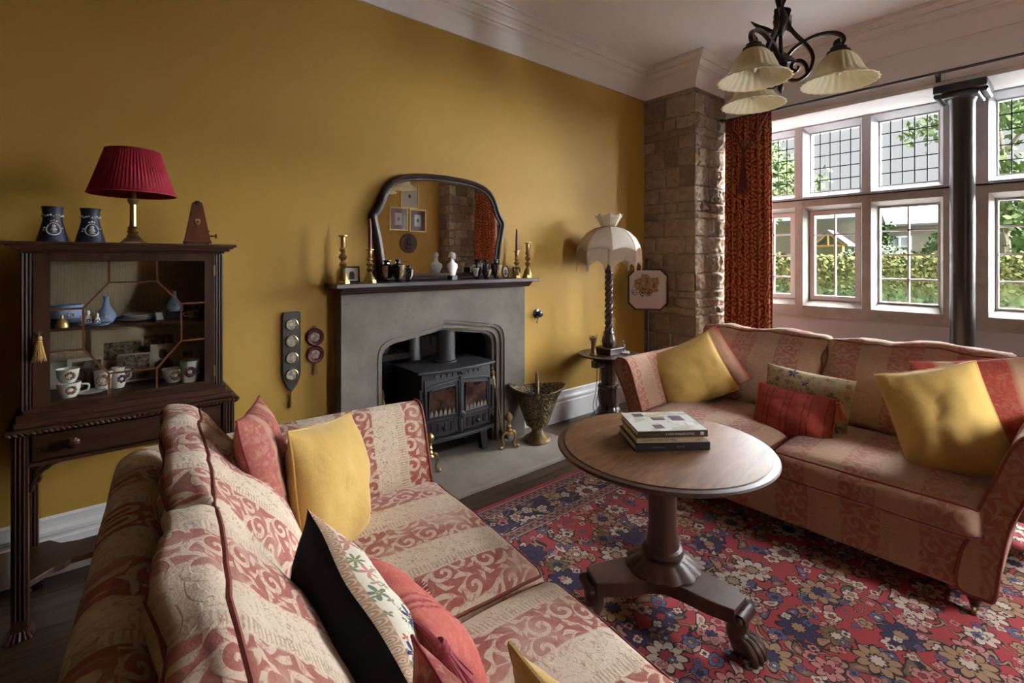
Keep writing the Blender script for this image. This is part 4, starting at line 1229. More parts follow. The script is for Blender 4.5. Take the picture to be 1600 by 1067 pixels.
bp = thing('bell_pull', 'small black servants bell handle on the wall right of the fireplace', 'bell pull', (2.862, 3.089, .985))
MB().lathe([(0, 0), (.042, 0), (.040, .008), (.02, .014), (.014, .024), (.026, .034), (.03, .046), (.022, .058), (0, .062)], 24, RX(90)).build('rose', 'blackglaze', bp)
MB().tube(catmull([(0, -.03, -.01), (-.012, -.034, -.045), (-.03, -.036, -.075)], 4), [.006] * 5 + [.007, .008, .010, .008], 8).build('lever', 'dullbrass', bp)

# ---------------- display cabinet
M['lining'] = mk_stripe('striped_cabinet_lining', [(0, (.60, .49, .34)), (.42, (.64, .52, .36)), (.5, (.42, .33, .22)), (.58, (.62, .51, .35)), (1, (.60, .49, .34))], .022, (.52, .42, .29))
dc = thing('display_cabinet', 'dark mahogany glazed display cabinet on legs against the yellow wall', 'cabinet', (.10, 2.83, 0))
CX0, CX1, CY0, CY1 = -.245, .425, 2.66, 3.04
b = MB().box(CX0, CX0 + .02, CY0, CY1, .86, 1.48).box(CX1 - .02, CX1, CY0, CY1, .86, 1.48).box(CX0, CX1, CY0, CY1, .845, .88).box(CX0, CX1, CY0, CY1, 1.46, 1.485).box(CX0, CX1, CY1 - .012, CY1, .86, 1.48)
wb(b, 'case', 'mahog', dc, smooth=False, bev=.002)
wb(MB().box(CX0 + .02, CX1 - .02, CY1 - .018, CY1 - .012, .88, 1.46), 'back_lining', 'lining', dc, smooth=False)
for xs in ((CX0, CX0 + .011, CX0 + .022), (CX1, CX1 - .011, CX1 - .022)):
    b = MB()
    for x in xs: b.tube([(x, CY0 - .003, .865), (x, CY0 - .003, 1.475)], .006, 8)
    wb(b, 'reeded_stile', 'mahog', dc)
b = MB()
for (o, z0, z1) in ((.012, 1.48, 1.49), (.03, 1.489, 1.503), (.044, 1.501, 1.511), (.055, 1.508, 1.522)):
    b.box(CX0 - o, CX1 + o, CY0 - o, CY1, z0, z1)
wb(b, 'cornice', 'mahogx', dc, bev=.004, smooth=False)
do = wb(MB().box(CX0 + .028, -.168, CY0 - .012, CY0 + .008, .872, 1.474).box(.357, CX1 - .028, CY0 - .012, CY0 + .008, .872, 1.474).box(-.168, .357, CY0 - .012, CY0 + .008, .872, .886).box(-.168, .357, CY0 - .012, CY0 + .008, 1.444, 1.474), 'door', 'mahog', dc, smooth=False, bev=.002)
def sub(mb, name, mat, par, root, **k):
    o = mb.build(name, mat, par, **k)
    return o
sub(MB().box(-.168, .357, CY0 - .001, CY0 + .001, .885, 1.445), 'door_glass', 'cabglass', do, dc, smooth=False)
gx = lambda f_: -.168 + .525 * f_
gz = lambda f_: .885 + .56 * f_
OC = [(.345, .84), (.655, .84), (.827, .655), (.827, .355), (.655, .157), (.345, .157), (.19, .355), (.19, .655)]
b = MB()
oc = [(gx(a), CY0 - .006, gz(c)) for a, c in OC]
b.tube(oc, .0052, 4, True, sq=1)
for k, e in ((0, (.345, 1)), (1, (.655, 1)), (2, (1, .655)), (3, (1, .355)), (4, (.655, 0)), (5, (.345, 0)), (6, (0, .355)), (7, (0, .655))):
    b.tube([oc[k], (gx(e[0]), CY0 - .006, gz(e[1]))], .0052, 4, sq=1)
sub(b, 'astragal', 'metrowood', do, dc)
b = MB().lathe([(0, 0), (.010, 0), (.010, .003), (0, .003)], 14, T((-.198, CY0 - .012, 1.165)) @ RX(90)).tube([(-.198, CY0 - .02, 1.165), (-.198, CY0 - .03, 1.15)], .003, 6)
sub(b, 'key', 'dullbrass', do, dc)
t_ = tassel(do, 'tassel', 'goldthread', .10, .021, T((-.196, CY0 - .03, 1.155)), 30)
for z in (.93, 1.40): sub(MB().box(CX1 - .034, CX1 - .026, CY0 - .014, CY0 - .01, z - .025, z + .025), 'hinge', 'dullbrass', do, dc, smooth=False)
wb(MB().box(CX0 + .02, CX1 - .02, CY0 + .03, CY1 - .02, 1.160, 1.172), 'shelf', 'mahogx', dc, smooth=False)
# stand
BX0, BX1, BY0, BY1 = -.28, .48, 2.622, 3.045
b = MB().box(BX0 - .012, BX1 + .012, BY0 - .016, BY1, .782, .80).box(BX0 + .01, BX1 - .01, BY0 + .006, BY1, .80, .825).box(CX0 - .02, CX1 + .02, CY0 - .02, CY1, .82, .85)
wb(b, 'stand_top', 'mahogx', dc, bev=.006, smooth=False)
b = MB()
for k in range(46):
    x = BX0 - .008 + (BX1 - BX0 + .016) * (k + .5) / 46
    b.sphere((0, 0, 0), .0135, 8, 6, (1, .6, .55)); m_ = T((x, BY0 - .014, .787)) @ RY(38 if k < 23 else -38)
    nn_ = 8 * 7
    b.v[-nn_:] = [tuple(m_ @ Vector(p)) for p in b.v[-nn_:]]
for k in range(24):
    y = BY0 + (BY1 - BY0) * (k + .5) / 24
    for x in (BX0 - .011, BX1 + .011): b.sphere((x, y, .787), .0125, 8, 6, (.5, .8, .6))
wb(b, 'gadroon_moulding', 'mahogx', dc)
b = MB().box(BX0 + .02, BX1 - .02, BY0 + .035, BY0 + .05, .655, .782).box(BX0 + .02, BX0 + .035, BY0 + .02, BY1 - .02, .655, .782).box(BX1 - .035, BX1 - .02, BY0 + .02, BY1 - .02, .655, .782).box(BX0 + .02, BX1 - .02, BY1 - .03, BY1 - .015, .655, .782)
b.box(BX0 + .04, BX1 - .04, BY0 + .01, BY0 + .03, .648, .66)
wb(b, 'frieze_rail', 'mahogx', dc, smooth=False)
dr = wb(MB().box(BX0 + .062, BX1 - .062, BY0 + .012, BY0 + .034, .668, .768), 'drawer', 'mahogx', dc, smooth=False, bev=.003)
for x in (-.10, .30):
    def petal(a, z, r_): return r_ * (1 + .12 * abs(math.sin(4 * a)))
    sub(MB().lathe([(.008, 0), (.008, .01), (.020, .016), (.022, .022), (.017, .028), (.011, .03), (.010, .034), (0, .036)], 32, T((x, BY0 + .012, .72)) @ RX(90), petal), 'knob', 'mahog', dr, dc)
for (lx, ly) in ((BX0 + .03, BY0 + .03), (BX1 - .03, BY0 + .03), (BX0 + .03, BY1 - .03), (BX1 - .03, BY1 - .03)):
    b = MB().box(lx - .024, lx + .024, ly - .024, ly + .024, .02, .782)
    for q in (-.012, .0, .012): b.tube([(lx + q, ly - .0245, .07), (lx + q, ly - .0245, .775)], .0035, 6)
    lg = wb(b, 'leg', 'mahog', dc, smooth=False, bev=.003)
    ft = MB().lathe([(.050, 0), (.052, .006), (.042, .02), (.034, .026)], 4, T((lx, ly, 0)) @ RZ(45) @ Matrix.Scale(1.12, 4))
    for q in (-.03, -.015, 0, .015, .03): ft.tube([(lx + q * 1.1, ly - .043, .003), (lx + q * .7, ly - .026, .028)], .006, 6)
    sub(ft, 'carved_foot', 'mahog', lg, dc, ang=20)
for x, s_ in ((BX0 + .054, 1), (BX1 - .054, -1)):
    b = MB()
    b.tube(catmull([(x + s_ * .004, BY0 + .03, .55), (x + s_ * .02, BY0 + .03, .60), (x + s_ * .06, BY0 + .03, .64), (x + s_ * .10, BY0 + .03, .65)], 5), .008, 6)
    b.tube(catmull([(x, BY0 + .03, .57), (x + s_ * .03, BY0 + .03, .59), (x + s_ * .022, BY0 + .03, .625), (x + s_ * .05, BY0 + .03, .655)], 5), .007, 6)
    b.tube(catmull([(x + s_ * .01, BY0 + .03, .64), (x + s_ * .045, BY0 + .03, .625), (x + s_ * .075, BY0 + .03, .652)], 5), .006, 6)
    wb(b, 'fretwork_bracket', 'mahog', dc)
o2 = [(BX0 + .03, BY0 + .03), (BX0 + .06, BY0 + .06), (BX0 + .12, BY0 + .115), (BX0 + .15, BY0 + .125), (BX0 + .17, BY0 + .15), (BX1 - .17, BY0 + .15), (BX1 - .15, BY0 + .125), (BX1 - .12, BY0 + .115), (BX1 - .06, BY0 + .06), (BX1 - .03, BY0 + .03),
      (BX1 - .03, BY1 - .03), (BX1 - .09, BY1 - .03), (BX1 - .13, BY1 - .09), (BX1 - .19, BY1 - .11), (BX0 + .19, BY1 - .11), (BX0 + .13, BY1 - .09), (BX0 + .09, BY1 - .03), (BX0 + .03, BY1 - .03)]
wb(MB().prism(o2, .165, .19, 'xy'), 'stretcher_shelf', 'mahogx', dc, smooth=False, bev=.003)

# ---------------- on top of the cabinet
ZK = 1.5225
def jasper_vase(label, x, y):
    t = thing('jasper_vase', label, 'vase', (x, y, ZK), 0, 'pair of navy vases on the cabinet')
    pr = [(0, 0), (.050, 0), (.052, .004), (.046, .03), (.036, .07), (.031, .095), (.031, .12), (.034, .142), (.036, .15), (.030, .15), (.027, .12), (0, .11)]
    MB().lathe(pr, 36).build('body', 'navypot', t)
    def rad(z):
        for (r0, z0), (r1, z1) in zip(pr[1:8], pr[2:9]):
            if z0 <= z <= z1: return r0 + (r1 - r0) * (z - z0) / (z1 - z0 + 1e-9)
        return .033
    def on(a, z, d=.0008): r_ = rad(z) + d; return (r_ * math.cos(a), r_ * math.sin(a), z)
    band = MB()
    for k in range(22):
        a = 2 * PI * k / 22
        band.sphere(on(a, .112 + .003 * math.sin(k * 2.1)), .0042, 6, 5, (1, 1, .9))
    band.build('relief_band', 'relief', t)
    A0 = R(-82)
    me_ = MB()
    me_.tube([on(A0 + .56 * math.cos(q * PI / 12), .056 + .025 * math.sin(q * PI / 12)) for q in range(24)], .0024, 6, True)
    for (da, z, s_) in ((-.25, .088, .004), (0, .091, .005), (.25, .088, .004), (-.75, .06, .004), (-.8, .05, .0035), (.75, .06, .004)):
        me_.sphere(on(A0 + da, z), s_, 8, 6)
    me_.build('medallion', 'relief', t)
    bu = MB().sphere(on(A0, .066), .0075, 10, 8, (1, .5, 1.15)).sphere(on(A0, .053), .010, 10, 8, (1.1, .45, .75)).sphere(on(A0, .042), .011, 10, 6, (1.0, .4, .28))
    bu.build('portrait_relief', 'relief', t)
jasper_vase('navy vase with white relief portrait, at the left end of the cabinet top', -.168, 2.80)
jasper_vase('navy vase with white relief portrait, next to the red shaded lamp', -.048, 2.80)
tl = thing('table_lamp', 'brass column table lamp with a pleated red shade on the cabinet', 'lamp', (.098, 2.80, ZK))
MB().lathe([(.052, 0), (.052, .005), (.046, .008), (.026, .026), (.022, .03)], 4, RZ(45 + 10) @ Matrix.Scale(1.15, 4)).build('base', 'dullbrass', tl, smooth=False)
MB().lathe([(.02, .028), (.024, .036), (.017, .046), (.023, .055), (.018, .066), (.021, .074), (.014, .08)], 24).build('collar', 'brass', tl)
MB().lathe([(.0125, .078), (.0115, .178), (.018, .186), (.022, .20), (.016, .206), (.012, .235)], 32, None, lambda a, z, r_: r_ * (1 - .09 * abs(math.sin(5 * a)) if z < .18 else 1)).build('stem', 'brass', tl)
sh = MB()
nP = 132
pts = []
for j in range(nP):
    a = 2 * PI * j / nP
    w_ = .0022 * (1 if j % 2 else -1)
    for i, f_ in enumerate((0, .5, 1)):
        r_ = .160 + (.098 - .160) * f_ + w_
        pts.append((r_ * math.cos(a), r_ * math.sin(a), .222 + .20 * f_))
sh.grid(pts, nP, 3, True)
sh.build('shade', 'redshade', tl, ang=5, solid=.002)
for r_, z in ((.162, .224), (.1, .42)):
    MB().tube([(r_ * math.cos(q / 24 * PI), r_ * math.sin(q / 24 * PI), z) for q in range(48)], .0035, 6, True).build('shade_trim', 'redshade', tl)
me_t = thing('metronome', 'small pyramid shaped mahogany metronome at the right end of the cabinet top', 'metronome', (.345, 2.80, ZK), R(-4))
MB().lathe([(.080, .008), (.080, .016), (.074, .022), (.030, .20), (.026, .206), (.012, .212), (0, .212)], 4, RZ(45)).build('case', 'metrowood', me_t, smooth=False, bev=.002)
for sx in (-1, 1):
    for sy in (-1, 1): MB().lathe([(.006, 0), (.007, .009)], 10, T((sx * .045, sy * .045, 0))).build('foot', 'blackglaze', me_t)
MB().lathe([(.010, 0), (.013, .006), (.006, .012), (0, .013)], 12, T((.0, -.012, .2)) @ RX(70)).build('catch', 'blackglaze', me_t)
fm = T((0, -.0405, .110)) @ RX(-13.8)
o2 = [(0, .016), (.006, .013), (.011, .014), (.010, .004), (.011, -.004), (.006, -.012), (0, -.017), (-.006, -.012), (-.011, -.004), (-.010, .004), (-.011, .014), (-.006, .013)]
mb_ = MB().prism(o2, -.002, .001, 'xz', fm); mb_.build('crest', 'gold', me_t, smooth=False)
mb_ = MB().prism([(0, .009), (.004, .001), (.002, -.008), (-.003, -.006), (-.005, .002)], -.003, 0, 'xz', fm); mb_.build('crest_figure', 'metrowood', me_t, smooth=False)
ky = MB().lathe([(.004, 0), (.004, .03)], 8, T((.045, .0, .045)) @ RY(90)).tube([(.078, .012 * math.cos(q / 8 * 2 * PI), .045 + .009 * math.sin(q / 8 * 2 * PI)) for q in range(8)], .003, 6, True)
ky.build('winding_key', 'dullbrass', me_t)
MB().sphere((.045, .005, .068), .006, 8, 6).build('knob', 'blackglaze', me_t)

# ---------------- inside the cabinet
Zs, Zb = 1.1725, .8805
def pot(nm, label, cat, x, y, z, prof, mat, group=None, parts=(), rot=0):
    t = thing(nm, label, cat, (x, y, z), rot, group)
    MB().lathe(prof, 28).build('body', mat, t)
    for pn, mb, mt in parts: mb.build(pn, mt, t)
    return t
def sprig(r_, z, a0, s_=.006, n_=6):
    b = MB()
    for k in range(n_):
        q = 2 * PI * k / n_
        a = a0 + q * 0 + s_ * 1.4 * math.cos(q) / r_
        b.sphere((r_ * math.cos(a), r_ * math.sin(a), z + s_ * 1.4 * math.sin(q)), s_ * .75, 6, 5)
    return b
bottle = [(0, 0), (.020, 0), (.024, .004), (.034, .022), (.034, .036), (.024, .056), (.012, .078), (.009, .105), (.012, .118), (.009, .118), (.006, .10), (0, .09)]
pot('bottle_vase', 'pale blue bottle vase with white sprig, left half of the cabinet shelf', 'vase', .005, 2.79, Zs, bottle, 'bluepot', None, [('relief', sprig(.033, .034, R(-85)), 'relief')])
pot('bottle_vase', 'pale blue bottle vase standing on a dark box, right half of the cabinet shelf', 'vase', .252, 2.80, Zs + .036, [(r_ * .9, z * .8) for r_, z in bottle], 'bluepot', None, [('relief', sprig(.030, .027, R(-95), .005), 'relief')])
bx_ = MB().box(-.035, .04, -.03, .03, 0, .035).build('trinket_box', 'blackglaze', bev=.002, smooth=False, loc=(.25, 2.80, Zs))
tag(bx_, 'dark painted box under the right hand blue bottle vase', 'box')
pot('jug', 'wide pale blue pot with white relief at the left of the cabinet shelf', 'pot', -.125, 2.83, Zs + .01, [(0, 0), (.04, 0), (.058, .02), (.060, .045), (.052, .068), (.056, .075), (.05, .075), (.046, .06), (0, .05)], 'bluepot', None, [('relief', sprig(.061, .035, R(-75), .007, 8), 'relief')])
pot('hand_bell', 'little brown and gold bell shaped ornament at the left of the cabinet shelf', 'ornament', -.135, 2.72, Zs, [(.022, 0), (.021, .01), (.014, .03), (.006, .036), (.004, .046), (.007, .052), (0, .055)], 'gold')
for k, (x, y, s_) in enumerate(((-.055, 2.75, 1.0), (-.025, 2.735, .8), (-.075, 2.735, .75))):
    pot('figurine', ('blue and white figurine, tallest of three beside the left bottle vase', 'small blue and white figurine next to the left bottle vase', 'smallest blue and white figurine behind the glazing bar')[k], 'figurine', x, y, Zs,
        [(0, 0), (.014 * s_, 0), (.016 * s_, .006), (.013 * s_, .02 * s_), (.010 * s_, .036 * s_), (.004, .042 * s_), (.007 * s_, .05 * s_), (.006 * s_, .06 * s_), (0, .064 * s_)], 'whitepot', 'blue and white figurines', [('blue_glaze', sprig(.013 * s_, .02 * s_, R(-80), .004, 5), 'navypot')])
pot('dish', 'small pale blue oblong dish at the front of the cabinet shelf', 'dish', -.02, 2.71, Zs, [(0, 0), (.03, 0), (.045, .012), (.042, .012), (.028, .003), (0, .003)], 'bluepot')
for k in range(3):
    pot('plate', ('lowest plate of the stack on the cabinet shelf', 'middle plate of the stack on the cabinet shelf', 'top plate of the stack on the cabinet shelf')[k], 'plate', .11 + .004 * k, 2.81, Zs + .0105 * k, [(0, 0), (.045, 0), (.075 - .008 * k, .010), (.073 - .008 * k, .0115), (.043, .003), (0, .003)], 'relief', 'stacked plates on the cabinet shelf')
mf = thing('small_frame', 'tiny framed picture leaning beside the stacked plates', 'picture frame', (.195, 2.735, Zs), (R(-25), 0, R(20)))
MB().box(-.018, .018, 0, .004, 0, .045).build('frame', 'navypot', mf, smooth=False); MB().box(-.013, .013, -.001, 0, .005, .04).build('picture', 'relief', mf, smooth=False)
pot('tea_cup', 'white cup with blue pattern at the right of the cabinet shelf', 'cup', .325, 2.77, Zs, [(0, 0), (.018, 0), (.022, .012), (.026, .034), (.024, .034), (.019, .012), (0, .006)], 'whitepot', None,
    [('handle', MB().tube(catmull([(-.023, 0, .028), (-.04, 0, .024), (-.036, 0, .012), (-.021, 0, .01)], 4), .0025, 6), 'whitepot'), ('blue_band', sprig(.0235, .02, R(-70), .005, 6), 'navypot')])
pot('lidded_jar', 'squat green and white lidded jar behind the blue patterned cup', 'jar', .34, 2.88, Zs, [(0, 0), (.035, 0), (.042, .03), (.042, .05), (.044, .052), (.038, .068), (.02, .076), (.008, .078), (.008, .086), (0, .088)], plain('sage_jasper', (.16, .17, .11), .6), None, [('relief_band', sprig(.043, .045, R(-80), .01, 10), 'relief')])
# lower tier
def teacup(label, x, y, z, s_, deco, handle=True):
    t = thing('tea_cup', label, 'cup', (x, y, z), 0, 'commemorative china cups')
    MB().lathe([(0, 0), (.024 * s_, 0), (.026 * s_, .004), (.034 * s_, .02 * s_), (.040 * s_, .06 * s_), (.038 * s_, .06 * s_), (.031 * s_, .02 * s_), (0, .006)], 28).build('bowl', 'whitepot', t)
    if handle: MB().tube(catmull([(.036 * s_, -.006, .05 * s_), (.062 * s_, -.012, .045 * s_), (.058 * s_, -.012, .022 * s_), (.033 * s_, -.006, .014 * s_)], 5), .0038, 8).build('handle', 'whitepot', t)
    sprig(.0355 * s_, .033 * s_, R(-75), .009 * s_, 9).build('crest', deco, t)
    return t
M['crest_a'] = mk_photo('printed_crest_brown', (.16, .06, .04), (.42, .34, .22), 90)
M['crest_b'] = mk_photo('printed_crest_blue', (.02, .02, .08), (.22, .12, .16), 90)
teacup('white cup with a printed crest at the lower left, under another cup', -.115, 2.735, Zb, 1.0, 'crest_a')
teacup('upper white cup stacked on the lower left cup', -.118, 2.738, Zb + .0605, .95, 'crest_a', False)
pot('saucer', 'blue grey saucer beside the stacked cups', 'saucer', -.045, 2.755, Zb, [(0, 0), (.03, 0), (.052, .008), (.05, .0095), (.028, .003), (0, .003)], 'relief')
pot('beaker', 'printed white beaker with a brown view, beside the small white jug', 'beaker', -.005, 2.80, Zb, [(0, 0), (.026, 0), (.029, .01), (.034, .08), (.032, .08), (.026, .01), (0, .006)], 'whitepot', None, [('print', sprig(.032, .045, R(-90), .013, 9), 'crest_a')])
pot('brown_vase', 'slim brown vase behind the stacked cups', 'vase', -.052, 2.83, Zb, [(0, 0), (.016, 0), (.02, .02), (.018, .07), (.012, .085), (.014, .095), (0, .095)], 'redwood')
pot('milk_jug', 'small white milk jug with gilt print', 'jug', .045, 2.80, Zb, [(0, 0), (.022, 0), (.028, .02), (.027, .05), (.022, .075), (.026, .09), (.023, .09), (.02, .07), (0, .06)], 'whitepot', None, [('handle', MB().tube(catmull([(.024, 0, .075), (.044, 0, .07), (.042, 0, .04), (.026, 0, .03)], 4), .0035, 6), 'whitepot'), ('print', sprig(.028, .04, R(-60), .009, 7), 'crest_b')])
pot('bowl', 'printed bowl beside the white mug on the right', 'bowl', .245, 2.76, Zb, [(0, 0), (.024, 0), (.03, .006), (.042, .04), (.045, .062), (.043, .062), (.036, .03), (0, .01)], 'whitepot', None, [('print', sprig(.042, .036, R(-80), .011, 10), 'crest_a')])
pot('mug', 'white mug with a blue crest at the lower right of the cabinet', 'mug', .305, 2.725, Zb, [(0, 0), (.030, 0), (.032, .01), (.034, .05), (.040, .098), (.038, .098), (.031, .05), (0, .008)], 'whitepot', None, [('crest', sprig(.0345, .05, R(-92), .012, 11), 'crest_b')])
def paper(nm, label, cat, x, y, w, h, tilt, rot, mat, extra=()):
    t = thing(nm, label, cat, (x, y, Zb), (R(-tilt), 0, R(rot)))
    MB().box(-w / 2, w / 2, 0, .002, 0, h).build('sheet', mat, t, smooth=False)
    for pn, x0, x1, z0, z1, mt in extra: MB().box(x0, x1, -.0015, 0, z0, z1).build(pn, mt, t, smooth=False)
    return t
pp = paper('newspaper', 'folded old newspaper with engravings leaning at the back of the cabinet', 'newspaper', .115, 2.95, .33, .24, 10, -2, 'paper', [('engraving', -.12, .02, .10, .18, 'newsprint'), ('engraving', .03, .15, .12, .20, 'newsprint')])
paper('photograph', 'sepia photograph of seated people behind the white cups', 'photograph', -.065, 2.90, .12, .13, 10, 8, 'cardwhite', [('print', -.045, .055, .01, .115, 'sepia')])
paper('photograph', 'blank pale card behind the left hand cups', 'card', -.155, 2.93, .07, .115, 8, 0, 'cardwhite')
paper('photograph', 'dark group photograph in the middle of the cabinet', 'photograph', .105, 2.89, .125, .13, 9, -3, 'cardwhite', [('print', -.058, .058, .008, .122, 'newsprint')])
pc = paper('portrait_card', 'pale card with a printed head and shoulders portrait of a man', 'card', .215, 2.87, .10, .165, 9, -4, 'cardwhite')
pb = MB().sphere((-.002, -.002, .115), .019, 14, 10, (.8, .12, 1.1)).build('portrait_head', 'sepia', pc)
pb = MB().prism([(-.036, .05), (.04, .05), (.04, .075), (.018, .092), (-.012, .092), (-.032, .078)], -.0025, -.001, 'xz').build('portrait_shoulders', 'sepia', pc, smooth=False)
paper('greeting_card', 'pale card with a small brown print behind the white mug', 'card', .315, 2.88, .10, .145, 9, -6, 'cardwhite', [('print', -.02, .02, .085, .115, 'sepia')])

# ---------------- lamp with built in table
lp = thing('floor_lamp', 'carved twist column lamp with built in table and fringed cream shade', 'lamp', (3.45, 2.775, 0))
flute = lambda a, z, r_: r_ * (1 + .035 * math.sin(14 * a + 2 * math.sin(z * 30)))
MB().lathe([(0, 0), (.165, 0), (.17, .02), (.165, .05), (.13, .085), (.10, .11), (.09, .12)], 40, None, lambda a, z, r_: r_ * (1 + .05 * math.cos(4 * a) + .02 * math.sin(16 * a))).build('base', 'carved', lp)
MB().lathe([(.09, .115), (.098, .125), (.092, .135), (.082, .15), (.092, .20), (.097, .25), (.090, .31), (.098, .32), (.095, .335), (.075, .345)], 64, None, flute).build('lower_bulb', 'carved', lp)
MB().lathe([(.065, .34), (.072, .40), (.073, .47), (.066, .55), (.07, .60)], 64, None, flute).build('upper_bulb', 'carved', lp)
MB().lathe([(0, .595), (.255, .595), (.268, .60), (.272, .607), (.268, .614), (.25, .617), (.24, .613), (0, .613)], 64, None, lambda a, z, r_: r_ * (1 + .006 * math.sin(40 * a) if r_ > .25 else 1)).build('table_top', 'carved', lp)
MB().box(-.085, .085, -.085, .085, .614, .665).box(-.095, .095, -.095, .095, .662, .674).build('lamp_plinth', 'carved', lp, bev=.004, smooth=False)
MB().lathe([(.05, .673), (.058, .69), (.064, .72), (.055, .76), (.042, .79), (.048, .80), (.042, .81), (.03, .83)], 48, None, lambda a, z, r_: r_ * (1 + .05 * math.sin(8 * a + z * 60))).build('acanthus_collar', 'carved', lp)
for ph in (0, PI):
    tw = []
    for k in range(150):
        z = .80 + .56 * k / 149; a = ph + 2 * PI * 5.5 * k / 149
        tw.append((.019 * math.cos(a), .019 * math.sin(a), z))
    MB().tube(tw, .0185, 10).build('twist_strand', 'carved', lp)
MB().lathe([(.025, 1.34), (.034, 1.36), (.02, 1.38), (.012, 1.40), (.012, 1.72)], 20).build('finial_stem', 'carved', lp)
NP = 8
def scal(a): return abs(math.sin(a * NP / 2))
def dome(name, prof, mat, drop):
    n_ = NP * 10
    pts = []
    for j in range(n_):
        a = 2 * PI * j / n_
        fr_ = scal(a)                      # 0 at a rib, 1 mid panel
        for i, (r_, z, sag, zup) in enumerate(prof):
            rr_ = r_ * (1 - sag * fr_)
            pts.append((rr_ * math.cos(a), rr_ * math.sin(a), z + zup * fr_))
    return MB().grid(pts, n_, len(prof), True).build(name, mat, lp, ang=60, solid=.002)
dome('shade', [(.062, 1.745, .04, 0), (.12, 1.73, .05, 0), (.185, 1.695, .06, 0), (.24, 1.64, .07, .004), (.272, 1.58, .07, .014), (.288, 1.525, .07, .03)], 'creamshade', 0)
dome('crown', [(.060, 1.745, .04, 0), (.07, 1.77, .04, 0), (.10, 1.815, .05, -.004), (.125, 1.86, .05, -.022)], 'creamshade', 0)
rb = MB()
for k in range(NP):
    a = 2 * PI * k / NP
    rb.tube([(r_ * math.cos(a), r_ * math.sin(a), z) for r_, z in ((.125, 1.86), (.10, 1.815), (.061, 1.745), (.12, 1.731), (.185, 1.696), (.241, 1.64), (.273, 1.58), (.289, 1.525))], .003, 6)
rim = []
for j in range(160):
    a = 2 * PI * j / 160; f_ = scal(a); r_ = .289 * (1 - .07 * f_)
    rim.append((r_ * math.cos(a), r_ * math.sin(a), 1.525 + .03 * f_))
rb.tube(rim, .004, 6, True)
rb.build('braid', 'fringe', lp)
fg = MB()
for j in range(400):
    a = 2 * PI * j / 400; f_ = scal(a); r_ = .288 * (1 - .07 * f_)
    z0 = 1.525 + .03 * f_; z1 = z0 - (.145 + (.035 if f_ < .22 else 0) - .035 * f_)
    fg.tube([(r_ * math.cos(a), r_ * math.sin(a), z0), ((r_ + .004) * math.cos(a), (r_ + .004) * math.sin(a), (z0 + z1) / 2), (r_ * math.cos(a), r_ * math.sin(a), z1)], .0019, 4)
fg.build('fringe', 'fringe', lp)
tr_ = thing('trophy_vase', 'small dark two handled trophy vase on the lamp table', 'vase', (3.27, 2.80, .6165))
MB().lathe([(0, 0), (.032, 0), (.033, .012), (.025, .02), (.023, .04), (.018, .06), (.02, .11), (.03, .14), (.03, .155), (.024, .16), (.012, .165), (0, .175)], 24).build('body', 'dullbrass', tr_)
for s_ in (-1, 1): MB().tube(catmull([(s_ * .02, 0, .12), (s_ * .045, 0, .14), (s_ * .052, 0, .165), (s_ * .04, 0, .178), (s_ * .03, 0, .165)], 5), .0035, 6).build('handle', 'dullbrass', tr_)
sf = thing('silver_figurine', 'small silver rider figurine on a pale dish on the lamp table', 'figurine', (3.565, 2.70, .6165))
MB().lathe([(0, 0), (.05, 0), (.055, .012), (.05, .012), (0, .005)], 20).build('dish', 'relief', sf)
MB().tube([(0, 0, .01), (.003, 0, .05), (-.004, 0, .085)], [.008, .006, .009], 8).sphere((-.006, 0, .10), .011, 10, 8).tube([(-.004, 0, .08), (-.03, 0, .088), (-.035, 0, .07)], .004, 6).tube([(-.002, 0, .08), (.018, 0, .072), (.014, 0, .045)], .004, 6).build('figure', plain('tarnished_silver', (.34, .33, .31), .35, .9), sf)
sk = thing('socket_block', 'black socket block with hanging flexes under the lamp table edge', 'socket', (3.235, 2.72, .53))
MB().box(-.055, .055, -.03, .03, 0, .062).build('block', 'blackglaze', sk, bev=.006, smooth=False)
for k, x in enumerate((-.01, .03)):
    MB().tube(catmull([(x, 0, .005), (x + .01, .02, -.2), (x - .005, .04, -.33), (x + .04 + .03 * k, .05, -.44), (x + .08, .04, -.515)], 6), .0028, 6).build('flex', 'blackglaze', sk)

# ---------------- pole screen in front of the stone pillar
ps = thing('pole_screen', 'octagonal needlework pole screen standing in front of the stone pillar', 'fire screen', (4.13, 2.835, 0), R(-50))
ps.scale = (1.045, 1.045, 1.01)
yaw = 0
o2 = [(-.187, -.135), (-.12, -.205), (.12, -.205), (.187, -.135), (.187, .135), (.12, .205), (-.12, .205), (-.187, .135)]
zc = 1.145
out = [(x, zc + z) for x, z in o2]
i2 = inset(out, .017)
b = MB(); pts = []
for a, c in zip(out, i2): pts += [(a[0], .008, a[1]), (a[0], -.008, a[1]), (c[0], -.006, c[1]), (c[0], .004, c[1])]
b.grid(pts, 8, 4, True).build('frame', 'mahog', ps, smooth=False)
g = G('animal_needlework', 0.85)
v = g.obj(); x, y, z = g.sep(v)
zz = g.ma('SUBTRACT', z, zc)
warp = g.noise(v, 16, 4)
d1 = g.vm('LENGTH', g.comb(g.ma('MULTIPLY', g.ma('ADD', x, .01), 8.0), g.ma('MULTIPLY', g.ma('SUBTRACT', zz, .045), 9.5), 0.0), o=1)
k1 = g.step(g.ma('ADD', d1, g.ma('MULTIPLY', g.ma('SUBTRACT', warp, .5), 1.6)), 1.0, .85)
c = g.mix(g.noise(v, 20, 3), (.46, .40, .38), (.56, .51, .48))
low = g.step(g.ma('ADD', zz, g.ma('MULTIPLY', g.ma('SUBTRACT', warp, .5), .16)), -.06, -.10)
